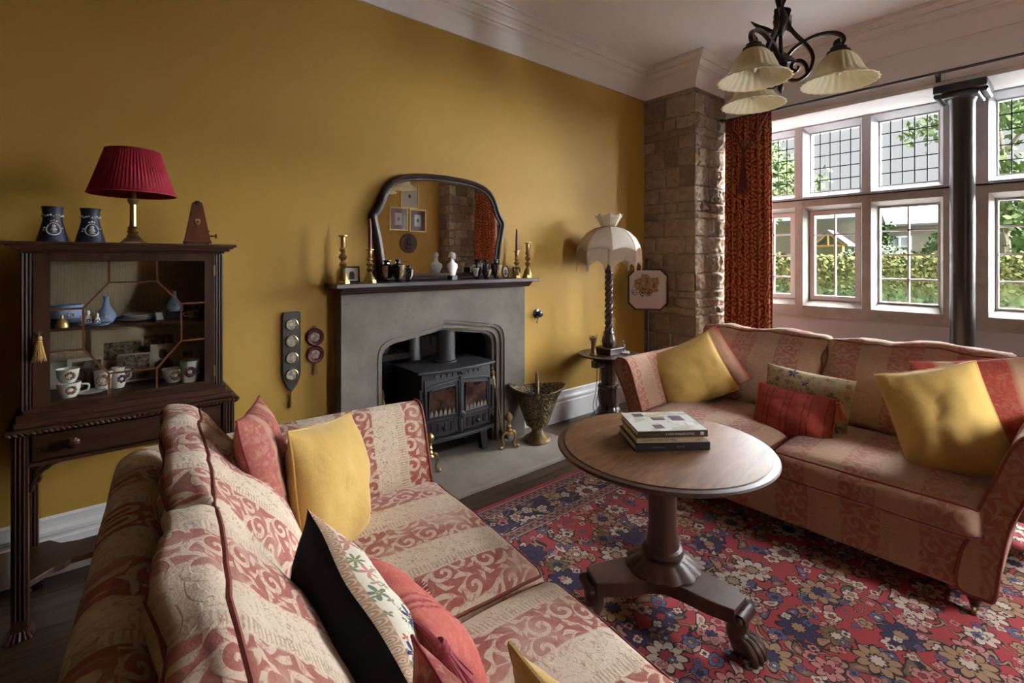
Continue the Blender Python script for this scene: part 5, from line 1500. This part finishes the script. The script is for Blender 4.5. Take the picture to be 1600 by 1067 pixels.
c = g.mix(g.ma('MULTIPLY', low, .7), c, g.mix(g.noise(v, 30, 4), (.52, .34, .28), (.50, .44, .40)))
fur = g.ramp(g.noise(v, 48, 5, 1.0), [(.3, (.05, .035, .03)), (.45, (.22, .13, .06)), (.6, (.42, .28, .13)), (.75, (.16, .09, .045))])
c = g.mix(k1, c, fur)
d2 = g.vm('LENGTH', g.comb(g.ma('MULTIPLY', g.ma('ADD', x, .06), 10.0), g.ma('MULTIPLY', g.ma('ADD', zz, .03), 22.0), 0.0), o=1)
k2 = g.ma('MULTIPLY', g.step(d2, 1.2, .8), g.step(g.noise(v, 60, 3, 1.5), .5, .55))
c = g.mix(k2, c, (.03, .025, .035))
g.col(c)
M['needlework'] = g.m
b = MB(); b.add([(x_, 0, z_) for x_, z_ in i2], [tuple(range(8))]); b.build('needlework_panel', 'needlework', ps, smooth=False, solid=.002)
b = MB().prism(out, .006, .010, 'xz'); b.build('backing', 'mahog', ps, smooth=False)
MB().tube([(0, .026, .12), (0, .026, 1.40)], .011, 10).lathe([(.011, 1.40), (.018, 1.41), (.02, 1.43), (.008, 1.45), (0, 1.455)], 14, T((0, .026, 0))).build('pole', 'mahog', ps)
for k in range(3):
    a = R(-90 + 120 * k)
    MB().tube(catmull([(.01 * math.cos(a), .026 + .01 * math.sin(a), .2), (.08 * math.cos(a), .026 + .08 * math.sin(a), .15), (.15 * math.cos(a), .026 + .15 * math.sin(a), .05), (.20 * math.cos(a), .026 + .20 * math.sin(a), .012)], 5), .012, 8).build('leg', 'mahog', ps)

# ---------------- rug and pedestal table
rug = MB().box(-(RUGX[1] - RUGX[0]) / 2, (RUGX[1] - RUGX[0]) / 2, -(RUGY[1] - RUGY[0]) / 2, (RUGY[1] - RUGY[0]) / 2, 0.0005, .011).build('persian_rug', 'rug', smooth=False, loc=((RUGX[0] + RUGX[1]) / 2, (RUGY[0] + RUGY[1]) / 2, 0))
tag(rug, 'large red Persian rug with floral pattern and navy border', 'rug')
ZR = .0112
pt = thing('pedestal_table', 'round walnut topped pedestal table with paw feet on the red rug', 'table', (1.772, 1.145, ZR), R(5))
ZT = .692 - ZR
MB().lathe([(0, ZT - .034), (.38, ZT - .034), (.40, ZT - .03), (.413, ZT - .028), (.425, ZT - .02), (.433, ZT - .012), (.428, ZT - .006), (.418, ZT - .004)], 96).lathe([(.416, ZT - .008), (.405, ZT - .0015), (.4, ZT - .004)], 96).build('rim', 'redwood', pt, ang=25)
MB().lathe([(0, ZT), (.399, ZT), (.404, ZT - .001), (.404, ZT - .03), (0, ZT - .03)], 96).build('top', 'tabletop', pt, ang=30)
MB().lathe([(.16, ZT - .034), (.155, ZT - .06), (.07, ZT - .075), (.058, ZT - .09), (.056, .36), (.060, .30), (.066, .27), (.066, .262), (.078, .255), (.084, .24), (.08, .228), (.07, .222)], 48).build('column', 'redwood', pt)
MB().lathe([(.068, .226), (.10, .215), (.13, .196), (.145, .185), (.14, .18), (.05, .18)], 96, None, lambda a, z, r_: r_ * (1 + (.07 * abs(math.sin(6 * a)) - .03) * (1 if r_ > .09 else 0))).build('petal_collar', 'redwood', pt)
pl = []
angs = [R(-92), R(28), R(148)]
for a in angs:
    n_ = Vector((-math.sin(a), math.cos(a)))
    e = Vector((math.cos(a), math.sin(a)))
    tip0, tip1 = e * .315 - n_ * .055, e * .315 + n_ * .055
    pl += [tuple(tip0), tuple(tip1)]
    m_ = a + R(60)
    pl += [tuple(e * .22 + n_ * .075), tuple(Vector((math.cos(m_), math.sin(m_))) * .115), tuple(Vector((math.cos(a + R(120)), math.sin(a + R(120)))) * .22 - Vector((-math.sin(a + R(120)), math.cos(a + R(120)))) * .075)]
cv = []
for i in range(3):
    seg = pl[i * 5:(i + 1) * 5]
    nx = pl[((i + 1) * 5) % 15]
    cv.append(seg[0])
    cv += [(p.x, p.y) for p in catmull([(*seg[1], 0), (*seg[2], 0), (*seg[3], 0), (*seg[4], 0), (*nx, 0)], 6)][:-1]
MB().prism(cv, .125, .18, 'xy').build('platform', 'redwood', pt, smooth=False, bev=.004)
for a in angs:
    mt = RZ(math.degrees(a))
    lg = MB().tube(catmull([(.29, 0, .15), (.305, 0, .11), (.30, 0, .07), (.318, 0, .045)], 5), [.042, .043, .043, .042, .041, .039, .037, .036, .035, .035, .036, .037, .038, .039, .039, .038], 14)
    lg.tube([(.33, -.045, .142), (.33, .045, .142)], .022, 12).sphere((.33, -.048, .142), .012, 8, 6).sphere((.33, .048, .142), .012, 8, 6)
    lg.sphere((.325, 0, .035), .040, 16, 10, (1.15, 1.1, .85))
    o = lg.build('paw_leg', 'redwood', pt); o.matrix_local = mt
    for k, s_ in enumerate((-.036, -.0125, .0125, .036)):
        q = .004 * (1 if abs(s_) < .02 else -1)
        to = MB().tube(catmull([(.325, s_ * .8, .062), (.352 + q, s_ * .98, .058), (.376 + q, s_ * 1.08, .038), (.388 + q, s_ * 1.12, .014), (.384 + q, s_ * 1.12, .004)], 5),
                       [.011, .012, .0125, .013, .014, .0145, .015, .0155, .016, .0155, .0145, .0135, .013, .012, .0115, .010, .0085, .007, .006, .005, .004], 10)
        to.build('toe', 'redwood', o)

# ---------------- books on the table
def book(label, loc, rot, w, d, h, cover, title, sub_=None, tcol='gold', extra=()):
    t = thing('book', label, 'book', loc, rot, 'books on the round table')
    c = MB().box(-w / 2, w / 2, -d / 2, d / 2, 0, .0025).box(-w / 2, w / 2, -d / 2, d / 2, h - .0025, h).box(-w / 2, w / 2, -d / 2, -d / 2 + .003, 0, h)
    c.build('cover', cover, t, smooth=False)
    MB().box(-w / 2 + .004, w / 2 - .004, -d / 2 + .003, d / 2 - .004, .0025, h - .0025).build('pages', 'cardwhite', t, smooth=False)
    for nm, s_, size, x in title:
        text(nm, s_, size, tcol, t, T((x, -d / 2 - .0003, h / 2)) @ RX(90))
    for nm, x0, x1, y0, y1, mt in extra:
        MB().box(x0, x1, y0, y1, h, h + .0006).build(nm, mt, t, smooth=False)
    return t
M['bookblack'] = plain('black_book_cloth', (.014, .012, .013), .45)
M['bookbrown'] = plain('dark_brown_jacket', (.05, .034, .022), .35)
M['bookcream'] = plain('cream_jacket', (.46, .34, .20), .5)
g = G('pale_cover_photograph', .25)
v = g.obj()
g.col(g.mix(g.step(g.noise(v, 9, 4, .6), .48, .62), (.62, .62, .58), g.mix(g.noise(v, 14, 2), (.40, .37, .30), (.52, .50, .44))))
M['coverart'] = g.m
M['mauve'] = plain('mauve_print', (.15, .105, .125), .3, var=.2)
M['ochreprint'] = plain('ochre_print', (.42, .33, .15), .3, var=.3)
M['whiteprint'] = plain('white_print', (.55, .52, .48), .4)
bx, by, br = 1.798, 1.165, R(-36)
book('black bound book at the bottom of the stack on the round table', (bx - .005, by - .004, .693), br + R(1), .305, .225, .030, 'bookblack', [('title', 'LONDON', .012, -.06), ('title', 'HOME', .012, .03)], tcol='dullbrass')
book('cream spined book in the middle of the stack', (bx - .012, by, .7235), br + R(-1), .27, .215, .0215, 'bookcream', [('title', 'HOGARTH AND HIS TIMES', .0118, -.042), ('emblem', 'M', .009, .118)], tcol='bookbrown')
top = book('pale illustrated book on top of the stack', (bx, by, .7455), br, .284, .235, .0265, 'bookbrown', [('title', 'A NEW ENGLISH STYLE', .0112, .028)], tcol='whiteprint',
     extra=[('cover_picture', -.142, .142, -.1175, .1175, 'coverart')])
for nm, x0, x1, y0, y1, mt in (('printed_chair', .045, .10, .0, .062, 'mauve'), ('printed_table', -.035, .02, .01, .045, 'mauve'), ('printed_lamp', -.05, .03, .055, .085, 'ochreprint'), ('printed_stool', -.06, -.02, -.09, -.045, 'mauve'), ('printed_plant', -.10, -.055, .06, .10, 'darkink'), ('printed_frame', .09, .12, -.06, -.02, 'relief')):
    MB().box(x0, x1, y0, y1, .0271, .0275).build(nm, mt, top, smooth=False)
MB().box(.112, .126, -.1185, -.1175, .008, .02).build('publisher_mark', 'whiteprint', top, smooth=False)
MB().box(-.125, -.055, -.1183, -.1175, .0125, .0138).build('author_line', 'dullbrass', top, smooth=False)

# ================================================================== SOFAS
def rbox(w, d, h, r, n=14, crown=(0, 0, 0), seed=0, rough=.005, shear=0.0, belly=0.0):
    """rounded, crowned upholstery block centred on x and y, z from 0"""
    mb = MB()
    H = Vector((w / 2, d / 2, h / 2))
    def mapp(p):
        q = Vector((p[0] * H.x, p[1] * H.y, p[2] * H.z))
        inner = Vector([max(-(H[i] - r), min(H[i] - r, q[i])) for i in range(3)])
        dd = q - inner
        o = inner + (dd.normalized() * r if dd.length > 1e-9 else dd)
        u, v, z = p
        o.x += u * crown[0] * (1 - v * v) * (1 - z * z)
        o.y += v * crown[1] * (1 - u ** 4) * (1 - z * z)
        o.z += z * crown[2] * (1 - u ** 4) * (1 - v ** 4)
        if v < 0: o.y += v * belly * (1 - u ** 4) * max(0, 1 - ((z + .25) / 1.05) ** 2)
        o.y += (o.z + h / 2) * shear
        f = mn.fractal(Vector((o.x * 5 + seed, o.y * 5, o.z * 5)), 1, 2, 4)
        o += (o.normalized()) * f * rough * 2.2
        # soft cross creases
        cr = mn.noise(Vector((o.x * 3 + o.z * 9 + seed * 2, o.y * 6, o.z * 3 - o.x * 8)))
        o += o.normalized() * (abs(cr) - .25) * -rough * 1.6
        return (o.x, o.y, o.z + h / 2)
    e = [math.sin((-1 + 2 * i / (n - 1)) * PI / 2 * .86) / math.sin(PI / 2 * .86) for i in range(n)]
    for ax in range(3):
        for sg in (-1, 1):
            pts = []
            for a in e:
                for c in e:
                    p = [0, 0, 0]; p[ax] = sg; p[(ax + 1) % 3] = a; p[(ax + 2) % 3] = c
                    pts.append(mapp(p))
            mb.grid(pts, n, n)
    mb.mapp = mapp; mb.e = e
    return mb
def edge_loop(mb, ax, sg, r=.004, k=.985):
    """points round the rim of one face of an rbox, for its piping"""
    pts = []
    e = [-1 + 2 * i / 16 for i in range(17)]
    i1, i2 = (ax + 1) % 3, (ax + 2) % 3
    ring = [(a, -1) for a in e[:-1]] + [(1, a) for a in e[:-1]] + [(-a, 1) for a in e[:-1]] + [(-1, -a) for a in e[:-1]]
    for a, c in ring:
        p = [0, 0, 0]; p[ax] = sg * .93; p[i1] = a; p[i2] = c
        pts.append(mb.mapp(p))
    return pts
arm_pts = [(.72, .115), (.80, .10), (.83, .12), (.845, .25), (.865, .38), (.90, .50), (.945, .60), (.99, .685), (1.005, .735), (.985, .772), (.945, .782), (.905, .765), (.868, .70), (.835, .60), (.80, .50), (.775, .42), (.755, .33), (.73, .25)]
def make_sofa(label, loc, rot, FAB):
    s = thing('sofa', label, 'sofa', loc, rot, 'pair of matching damask sofas')
    vx = lambda co: (co.x, co.y + co.z)
    vy = lambda co: (co.y + .07, co.z + abs(co.x) * .7)
    MB().box(-.82, .82, .015, 1.03, .10, .335).build('seat_base', FAB, s, bev=.02, uv=vx, smooth=True)
    pp_ = [(p.x, p.y) for p in catmull([(x, z, 0) for x, z in arm_pts], 4, True)]
    for sg in (-1, 1):
        out = [(sg * x, z) for x, z in pp_]
        nn = len(out); ys = [.012, .02, .15, .3, .45, .6, .75, .90, 1.03]
        mb = MB(); pts = []
        for x, z in out:
            for y in ys:
                k = .004 * mn.noise(Vector((x * 6, y * 6, z * 6)))
                pts.append((x + sg * k, y, z + k))
        mb.grid(pts, nn, len(ys), True)
        b0 = len(mb.v)
        mb.add([(x, .012, z) for x, z in out], [tuple(range(nn))]); mb.add([(x, 1.03, z) for x, z in out], [tuple(range(nn))])
        ar = mb.build('arm', FAB, s, uv=vy, ang=50)
        MB().tube([(x, .008, z) for x, z in out], .0065, 6, True).build('arm_piping', 'piping', ar)
        fp_ = MB(); fp_.add([(x * .999, .009, z) for x, z in out], [tuple(range(nn))]); fp_.build('arm_front', FAB, ar, uv=lambda co: (co.x + .1, co.z), smooth=False)
    # back frame with rolled top
    bk = [(.91, .11), (.91, .45), (.935, .66), (.965, .745)] + [(1.035 + .068 * math.cos(R(a)), .735 + .062 * math.sin(R(a))) for a in range(165, -61, -20)] + [(1.055, .64), (1.045, .40), (1.03, .11)]
    mb = MB(); pts = []
    xs = [-.90 + 1.80 * i / 24 for i in range(25)]
    for (y, z) in bk:
        for x in xs: pts.append((x, y + .006 * mn.noise(Vector((x * 4, y * 5, z * 4))), z + .005 * mn.noise(Vector((x * 5, 3, z)))))
    mb.grid(pts, len(bk), 25, True)
    for x in (-.90, .90): mb.add([(x, y, z) for y, z in bk], [tuple(range(len(bk)))])
    mb.build('back_frame', FAB, s, uv=lambda co: (co.x, co.y * .6 + co.z * 1.2), ang=60)
    for sg in (-1, 1):
        c = rbox(.80, .735, .150, .05, 18, (.0, .012, .030), seed=3 + sg, rough=.004)
        o = c.build('seat_cushion', FAB, s, uv=lambda co, k=sg: (co.x + k * .40, co.y + co.z), loc=(sg * .402, .345, .322))
        for z in (-1, 1): MB().tube(edge_loop(c, 2, z), .0055, 6, True).build('piping', 'piping', o)
        c = rbox(.84, .118, .475, .042, 30, (.0, .02, .018), seed=9 + sg * 3, rough=.013, shear=.44, belly=.075)
        o = c.build('back_cushion', FAB, s, uv=lambda co, k=sg: (co.x + k * .40, co.y + co.z), loc=(sg * .412, .712, .468))
        for y in (-1, 1): MB().tube(edge_loop(c, 1, y), .0055, 6, True).build('piping', 'piping', o)
    for sg in (-1, 1):
        l = MB().lathe([(.034, .105), (.036, .09), (.030, .075), (.020, .05), (.016, .044), (.016, .038)], 20, T((sg * .765, .075, 0))).build('front_leg', 'mahog', s)
        MB().lathe([(.013, .02), (.015, .042), (.011, .046)], 14, T((sg * .765, .075, 0))).lathe([(0, -.007), (.014, -.007), (.0165, 0), (.014, .007), (0, .007)], 18, T((sg * .765, .062, .0165)) @ RY(90)).build('caster', 'dullbrass', l)
        MB().prism([(sg * .76 - .025, .11), (sg * .76 + .025, .11), (sg * .79 + .018, 0), (sg * .79 - .018, 0)], .95, 1.0, 'xz').build('back_leg', 'mahog', s, smooth=False)
    return s
S1 = make_sofa('faded red and cream damask sofa nearest the camera, lit by the window', (1.045, 1.085, ZR), R(85.0), 'damask')
S2 = make_sofa('damask sofa with shade painted into its fabric, standing in front of the bay window', (2.64, 1.075, ZR), R(-90), 'damask_shaded')

# ---------------- loose cushions
def cushion(name, label, w, h, t, mat, loc, yaw, lean, roll, back=None, pipe=None, seed=0, tassels=None, group=None, sag=0.0, dog=.05):
    n = 34
    root = thing(name, label, 'cushion', loc, 0, group)
    root.rotation_euler = (RZ(yaw) @ RX(lean) @ RY(roll)).to_euler()
    def pos(u, v, side):
        k = (1 - abs(u) ** 2.6) ** .62 * (1 - abs(v) ** 2.6) ** .62
        px = w / 2 * u * (1 - dog * (1 - v * v) * abs(u) ** 2)
        pz = h / 2 * v * (1 - dog * (1 - u * u) * abs(v) ** 2)
        f = mn.fractal(Vector((u * 1.7 + seed, v * 1.7, side * 3 + seed)), 1, 2, 4)
        cr = mn.noise(Vector((u * 2.2 + v * 1.2 + seed, v * 5 - u * 3, side + seed * 2)))
        y = side * (t / 2 * k * (1 + .16 * f) - .007 * max(0, abs(cr) - .1) * k ** .5 * 1.6)
        y += sag * (u * u - .4) + .012 * mn.noise(Vector((u * 1.3 + seed, v * 1.3, 4)))
        return (px, y, pz)
    e = [math.sin((-1 + 2 * i / (n - 1)) * PI / 2) for i in range(n)]
    def half(side): return MB().grid([pos(u, v, side) for u in e for v in e], n, n)
    if back:
        half(-1).build('front', mat, root, ang=180)
        half(1).build('back', back, root, ang=180)
    else:
        b = half(-1); b2 = half(1); b.add(b2.v, b2.f)
        b.build('cover', mat, root, ang=75)
    ring = [(-1 + 2 * i / 20, -1) for i in range(20)] + [(1, -1 + 2 * i / 20) for i in range(20)] + [(1 - 2 * i / 20, 1) for i in range(20)] + [(-1, 1 - 2 * i / 20) for i in range(20)]
    if pipe:
        MB().tube([pos(u, v, -1) for u, v in ring], pipe[1], 6, True).build('piping', pipe[0], root)
    if tassels:
        for q, (u, v, ax, ay, az) in enumerate(tassels[1]):
            p = Vector(pos(u, v, -1))
            mt = T(p) @ (root.rotation_euler.to_matrix().transposed() @ Vector((-ax, -ay, -az))).to_track_quat('Z', 'Y').to_matrix().to_4x4()
            tassel(root, 'tassel', tassels[0], tassels[2], tassels[2] * .33, mt, 46, q + 1)
    return root
GS = 'cushions on the near sofa'; GW = 'cushions on the window sofa'
cushion('cushion', 'faded pink striped cushion between the near sofa back and the tall mustard cushion', .44, .46, .15, 'pinkstripe', (.395, 1.70, .755), 72, -12, 6, None, ('pinkthread', .003), 2, None, GS)
cushion('cushion', 'tall mustard velvet cushion leaning on the far arm of the near sofa', .43, .46, .19, 'mustard', (.595, 1.68, .66), 44, -12, 10, None, ('mustard', .0045), 5, None, GS)
cushion('embroidered_cushion', 'cream cushion embroidered with flowers and backed in midnight velvet', .46, .46, .21, 'embroid', (.39, .95, .625), 90, -10, -14, 'navyvelvet', None, 8, None, GS)
cushion('cushion', 'coral brocade cushion with twisted cord edge and crimson tassels on the near sofa', .37, .37, .14, 'coral', (.535, .995, .615), 96, -36, -9, None, ('pinkthread', .006), 11, ('pinkthread', [(-.96, .96, .35, -.1, -1), (-.96, -.96, 1, -.35, -.05), (.96, -.96, 1, .3, -.05)], .105), GS)
cushion('cushion', 'faded pink striped cushion at the near end of the near sofa', .42, .42, .15, 'pinkstripe', (.42, .50, .635), 90, -14, -8, None, ('pinkthread', .003), 14, None, GS)
cushion('cushion', 'mustard cushion at the very front of the near sofa with its corner pointing up', .43, .43, .14, 'mustard', (.555, .42, .61), 84, -20, -16, None, ('mustard', .0045), 17, None, GS)
cushion('cushion', 'red and cream woven cushion behind the left mustard cushion on the window sofa', .43, .43, .13, 'reddiamond', (3.20, 1.73, .71), -78, -20, -38, None, ('pinkthread', .003), 20, None, GW)
cushion('cushion', 'mustard velvet cushion leaning at the left arm of the window sofa', .46, .42, .15, 'mustard', (3.06, 1.76, .68), -66, -20, -29, None, ('mustard', .0045), 23, None, GW)
cushion('embroidered_cushion', 'oblong cream flowered needlework cushion behind the rust red lumbar cushion', .47, .34, .13, 'needlepoint', (3.09, 1.07, .64), -90, -17, 3, None, None, 26, None, GW, .02)
cushion('cushion', 'rust red lumbar cushion with corner tassels in the middle of the window sofa', .43, .28, .14, 'rustlumbar', (2.97, 1.085, .575), -92, -20, 2, None, ('rustthread', .005), 29, ('rustthread', [(.97, .94, -.15, -.15, -1), (.97, -.94, -1, .25, -.12)], .10), GW)
cushion('cushion', 'mustard velvet cushion propped at the right arm of the window sofa', .39, .49, .18, 'mustard', (2.97, .445, .705), -82, -17, -18, None, ('mustard', .0045), 43, None, GW)
cushion('cushion', 'dark red striped cushion behind the right hand mustard cushion', .46, .46, .15, 'reddiamond', (3.15, .33, .76), -82, -20, -12, None, ('pinkthread', .003), 35, None, GW)

# ================================================================== CURTAINS, POLE
PZ, PX = 2.893, 4.935
cp = thing('curtain_pole', 'long black curtain pole across the top of the bay window', 'curtain pole', (PX, .83, PZ))
MB().tube([(0, -1.60, 0), (0, 1.62, 0)], .0115, 12).build('rod', 'iron_black', cp)
for s_, y in ((1, 1.62), (-1, -1.60)): MB().lathe([(.011, 0), (.016, .004), (.013, .012), (.024, .024), (.027, .036), (.02, .05), (0, .056)], 16, T((0, y, 0)) @ RX(-90 * s_)).build('finial', 'iron_black', cp)
for y in (1.56, -.05, -1.55): MB().box(.012, .085, y - .012, y + .012, -.012, .012).box(.07, .086, y - .016, y + .016, -.05, .03).build('bracket', 'iron_black', cp, smooth=False)
def curtain(label, y0, y1, seed, folds):
    t = thing('curtain', label, 'curtain', (PX, (y0 + y1) / 2, 0), 0, 'red and gold damask curtains')
    W = abs(y1 - y0)
    nu, nz = folds * 14, 40
    pts = []
    rr = random.Random(seed)
    amp = [rr.uniform(.7, 1.2) for _ in range(folds + 2)]
    uvs = {}
    for i in range(nu):
        f = i / (nu - 1)
        for j in range(nz):
            z = .015 + (PZ - .005 - .015) * j / (nz - 1)
            k = z / PZ
            ph = f * folds * 2 * PI + .5 * mn.noise(Vector((f * 4, z * .7, seed)))
            A = (.050 - .020 * k) * amp[int(f * folds)] if k < .97 else .012
            x = A * math.sin(ph) + .006 * math.sin(2.7 * ph + z)
            y = -W / 2 + W * f
            y *= 1 + .10 * (1 - k) * .6
            y += .010 * math.cos(ph) + .006 * mn.noise(Vector((f * 3, z, 2 + seed)))
            pts.append((x, y, z))
    o = MB().grid(pts, nu, nz).build('fabric', 'curtain', t, ang=180, solid=.004, uv=lambda co: (co.y * 1.9, co.z))
    hd = MB()
    for i in range(folds * 2): hd.tube([(-.016, -W / 2 + W * (i + .5) / (folds * 2), PZ - .02), (-.016, -W / 2 + W * (i + .5) / (folds * 2), PZ - .10)], .004, 5)
    hd.build('heading_pleats', 'curtain', t)
    return t
c1 = curtain('red and gold damask curtain hanging beside the stone pillar left of the window', 1.985, 2.435, 1, 7)
MB().tube(catmull([(-.055, .20, 2.86), (-.06, .10, 2.68), (-.062, .03, 2.56), (-.062, -.07, 2.64), (-.058, -.20, 2.86)], 8), .012, 8).build('cord', 'burgundy', c1)
tassel(c1, 'tassel', 'burgundy', .46, .042, T((-.064, .028, 2.57)), 36)
curtain('red and gold damask curtain at the far end of the bay, seen in the mirror', -.80, -.22, 2, 9)

# ================================================================== CHANDELIER
CH = (2.43, .94)
ch = thing('chandelier', 'bronzed iron scroll chandelier with three alabaster glass bell shades', 'chandelier', (CH[0], CH[1], ZC))
zr = lambda y: 2.385 - (y - 415) * .00054 - ZC
rx = lambda x: (x - 650) * .00049
MB().lathe([(0, 0), (.07, 0), (.066, -.015), (.03, -.04), (.012, -.05)], 24).build('ceiling_rose', 'ironbrown', ch)
lk = MB()
for k in range(7):
    z = -.06 - .055 * k
    a = k % 2 * PI / 2
    lk.tube([(.014 * math.cos(q / 12 * 2 * PI) * math.cos(a), .014 * math.cos(q / 12 * 2 * PI) * math.sin(a), z + .034 * math.sin(q / 12 * 2 * PI)) for q in range(12)], .004, 6, True)
lk.build('chain', 'ironbrown', ch)
st_ = MB().tube([(0, 0, -.44), (0, 0, zr(520))], .009, 8)
st_.lathe([(.012, 0), (.028, .02), (.022, .05), (.030, .08), (.014, .12)], 14, T((0, 0, zr(600))))
st_.lathe([(0, 0), (.010, .02), (.014, .04), (.006, .06)], 10, T((0, 0, zr(710))))
st_.lathe([(.012, 0), (.026, .03), (.034, .07), (.02, .11), (.012, .14)], 14, T((0, 0, zr(200))))
st_.build('centre_stem', 'ironbrown', ch)
def leafp(p, d, L, w):
    p, d = Vector(p), Vector(d).normalized(); q = d.cross(Vector((0, 0, 1)))
    if q.length < .1: q = Vector((1, 0, 0))
    q.normalize(); n_ = d.cross(q)
    prof = [(0, .05), (.2, .6), (.4, 1), (.65, .7), (.85, .35), (1, .02)]
    pts = []
    for f, k in prof:
        c = p + d * L * f + n_ * .012 * math.sin(f * PI)
        pts += [c - q * w * k, c + n_ * .006 * k, c + q * w * k]
    return MB().grid(pts, len(prof), 3)
for k in range(7):
    a = k * 2.1; z = (-.50, -.60, -.68, -.78, -.90, -1.0, -1.04)[k]
    leafp((.015 * math.cos(a), .015 * math.sin(a), z), (math.cos(a), math.sin(a), -.9 if k % 2 else .6), .13, .032).build('leaf', 'ironbrown', ch, solid=.004)
stp = [(690, -420), (715, -300), (700, -150), (660, -40), (690, -20), (722, 0), (703, 70), (725, 140), (775, 215), (848, 300), (900, 380), (914, 450), (890, 530), (850, 580), (790, 607), (720, 590), (675, 540), (665, 480), (690, 410), (755, 335), (850, 282), (950, 250), (1060, 248), (1130, 275), (1158, 320), (1140, 360), (1110, 372), (1086, 350), (1092, 325), (1112, 318)]
sp2 = [(868, 568), (860, 500), (830, 455), (790, 440), (750, 455), (736, 490), (750, 520), (780, 524), (796, 502), (790, 486)]
bell = [(.034, .135), (.040, .133), (.058, .118), (.075, .095), (.086, .068), (.097, .042), (.118, .020), (.142, .006), (.150, .0), (.150, .004)]
for k, az in enumerate((-64.3, 174.0, 54.5)):
    m_ = RZ(az)
    ar = MB()
    for pl_ in (stp, sp2):
        P = catmull([(rx(x), 0, zr(y)) for x, y in pl_], 6)
        # flat strap: wide across, thin in plane
        n_ = len(P); pts = []
        for i, p in enumerate(P):
            t_ = (P[min(i + 1, n_ - 1)] - P[max(i - 1, 0)]).normalized()
            nn = Vector((-t_.z, 0, t_.x))
            ta = 1 if i < n_ - 14 else .45 + .55 * (n_ - i) / 14
            for a, c in ((-1, -1), (-1, 1), (1, 1), (1, -1), (-1, -1)): pts.append(p + nn * .0065 * a * ta + Vector((0, .010 * c * ta, 0)))
        ar.grid(pts, n_, 5)
    o = ar.build('scroll_arm', 'ironbrown', ch); o.matrix_local = m_
    Rs = .228
    ft = MB().lathe([(.006, .20), (.009, .175), (.018, .168), (.032, .16), (.034, .148), (.046, .142), (.048, .134), (.036, .132), (0, .132)], 20)
    f_ = ft.build('shade_holder', 'ironbrown', ch); f_.matrix_local = m_ @ T((Rs, 0, 2.245 - ZC))
    sh_ = MB().lathe(bell[:-1], 96, None, lambda a, z, r_: r_ * (1 + .028 * math.cos(24 * a) * min(1, (.135 - z) / .05)), False)
    s_ = sh_.build('glass_shade', 'alabaster', ch, ang=80, solid=.004); s_.matrix_local = m_ @ T((Rs, 0, 2.245 - ZC))
    bl = MB().lathe([(.012, .13), (.014, .11), (.020, .085), (.018, .06), (.008, .038), (0, .03)], 16).build('bulb', 'bulb', ch); bl.matrix_local = m_ @ T((Rs, 0, 2.245 - ZC))

# ================================================================== OPPOSITE WALL, SEEN IN THE MIRROR
def wall_picture(label, x, z, w, h, mount, art):
    t = thing('framed_picture', label, 'picture', (x, YF + .001, z), 0, 'pictures on the opposite wall')
    MB().box(-w / 2, w / 2, 0, .022, h / 2 - .02, h / 2).box(-w / 2, w / 2, 0, .022, -h / 2, -h / 2 + .02).box(-w / 2, -w / 2 + .02, 0, .022, -h / 2 + .02, h / 2 - .02).box(w / 2 - .02, w / 2, 0, .022, -h / 2 + .02, h / 2 - .02).build('frame', 'gold', t, smooth=False)
    MB().box(-w / 2 + .02, w / 2 - .02, .004, .008, -h / 2 + .02, h / 2 - .02).build('mount', mount, t, smooth=False)
    MB().box(-w * .2, w * .2, .008, .0095, -h * .26, h * .26).build('print', 'cardwhite', t, smooth=False)
    MB().sphere((0, .0095, 0), .03, 12, 8, (.7, .05, 1.1)).build('figure', art, t)
    MB().box(-w / 2 + .02, w / 2 - .02, .012, .014, -h / 2 + .02, h / 2 - .02).build('picture_glass', 'glass', t, smooth=False)
wall_picture('upper framed picture on the opposite wall, seen in the mirror', 3.86, 2.50, .33, .40, 'cardwhite', 'darkink')
wall_picture('left of the two maroon mounted pictures seen in the mirror', 3.66, 2.115, .32, .38, 'burgundy', 'sepia')
wall_picture('right of the two maroon mounted pictures seen in the mirror', 4.01, 2.105, .31, .38, 'burgundy', 'darkink')
wp = thing('wall_plaque', 'round carved wooden portrait plaque below the pictures in the mirror', 'plaque', (3.84, YF + .001, 1.72))
MB().lathe([(0, 0), (.155, 0), (.16, .012), (.15, .022), (.13, .02), (.115, .012), (0, .014)], 40, RX(-90)).build('disc', 'redwood', wp)
MB().sphere((0, .014, .025), .055, 16, 10, (.75, .25, 1.1)).sphere((0, .012, -.06), .07, 16, 8, (.9, .2, .5)).build('relief', 'redwood', wp)
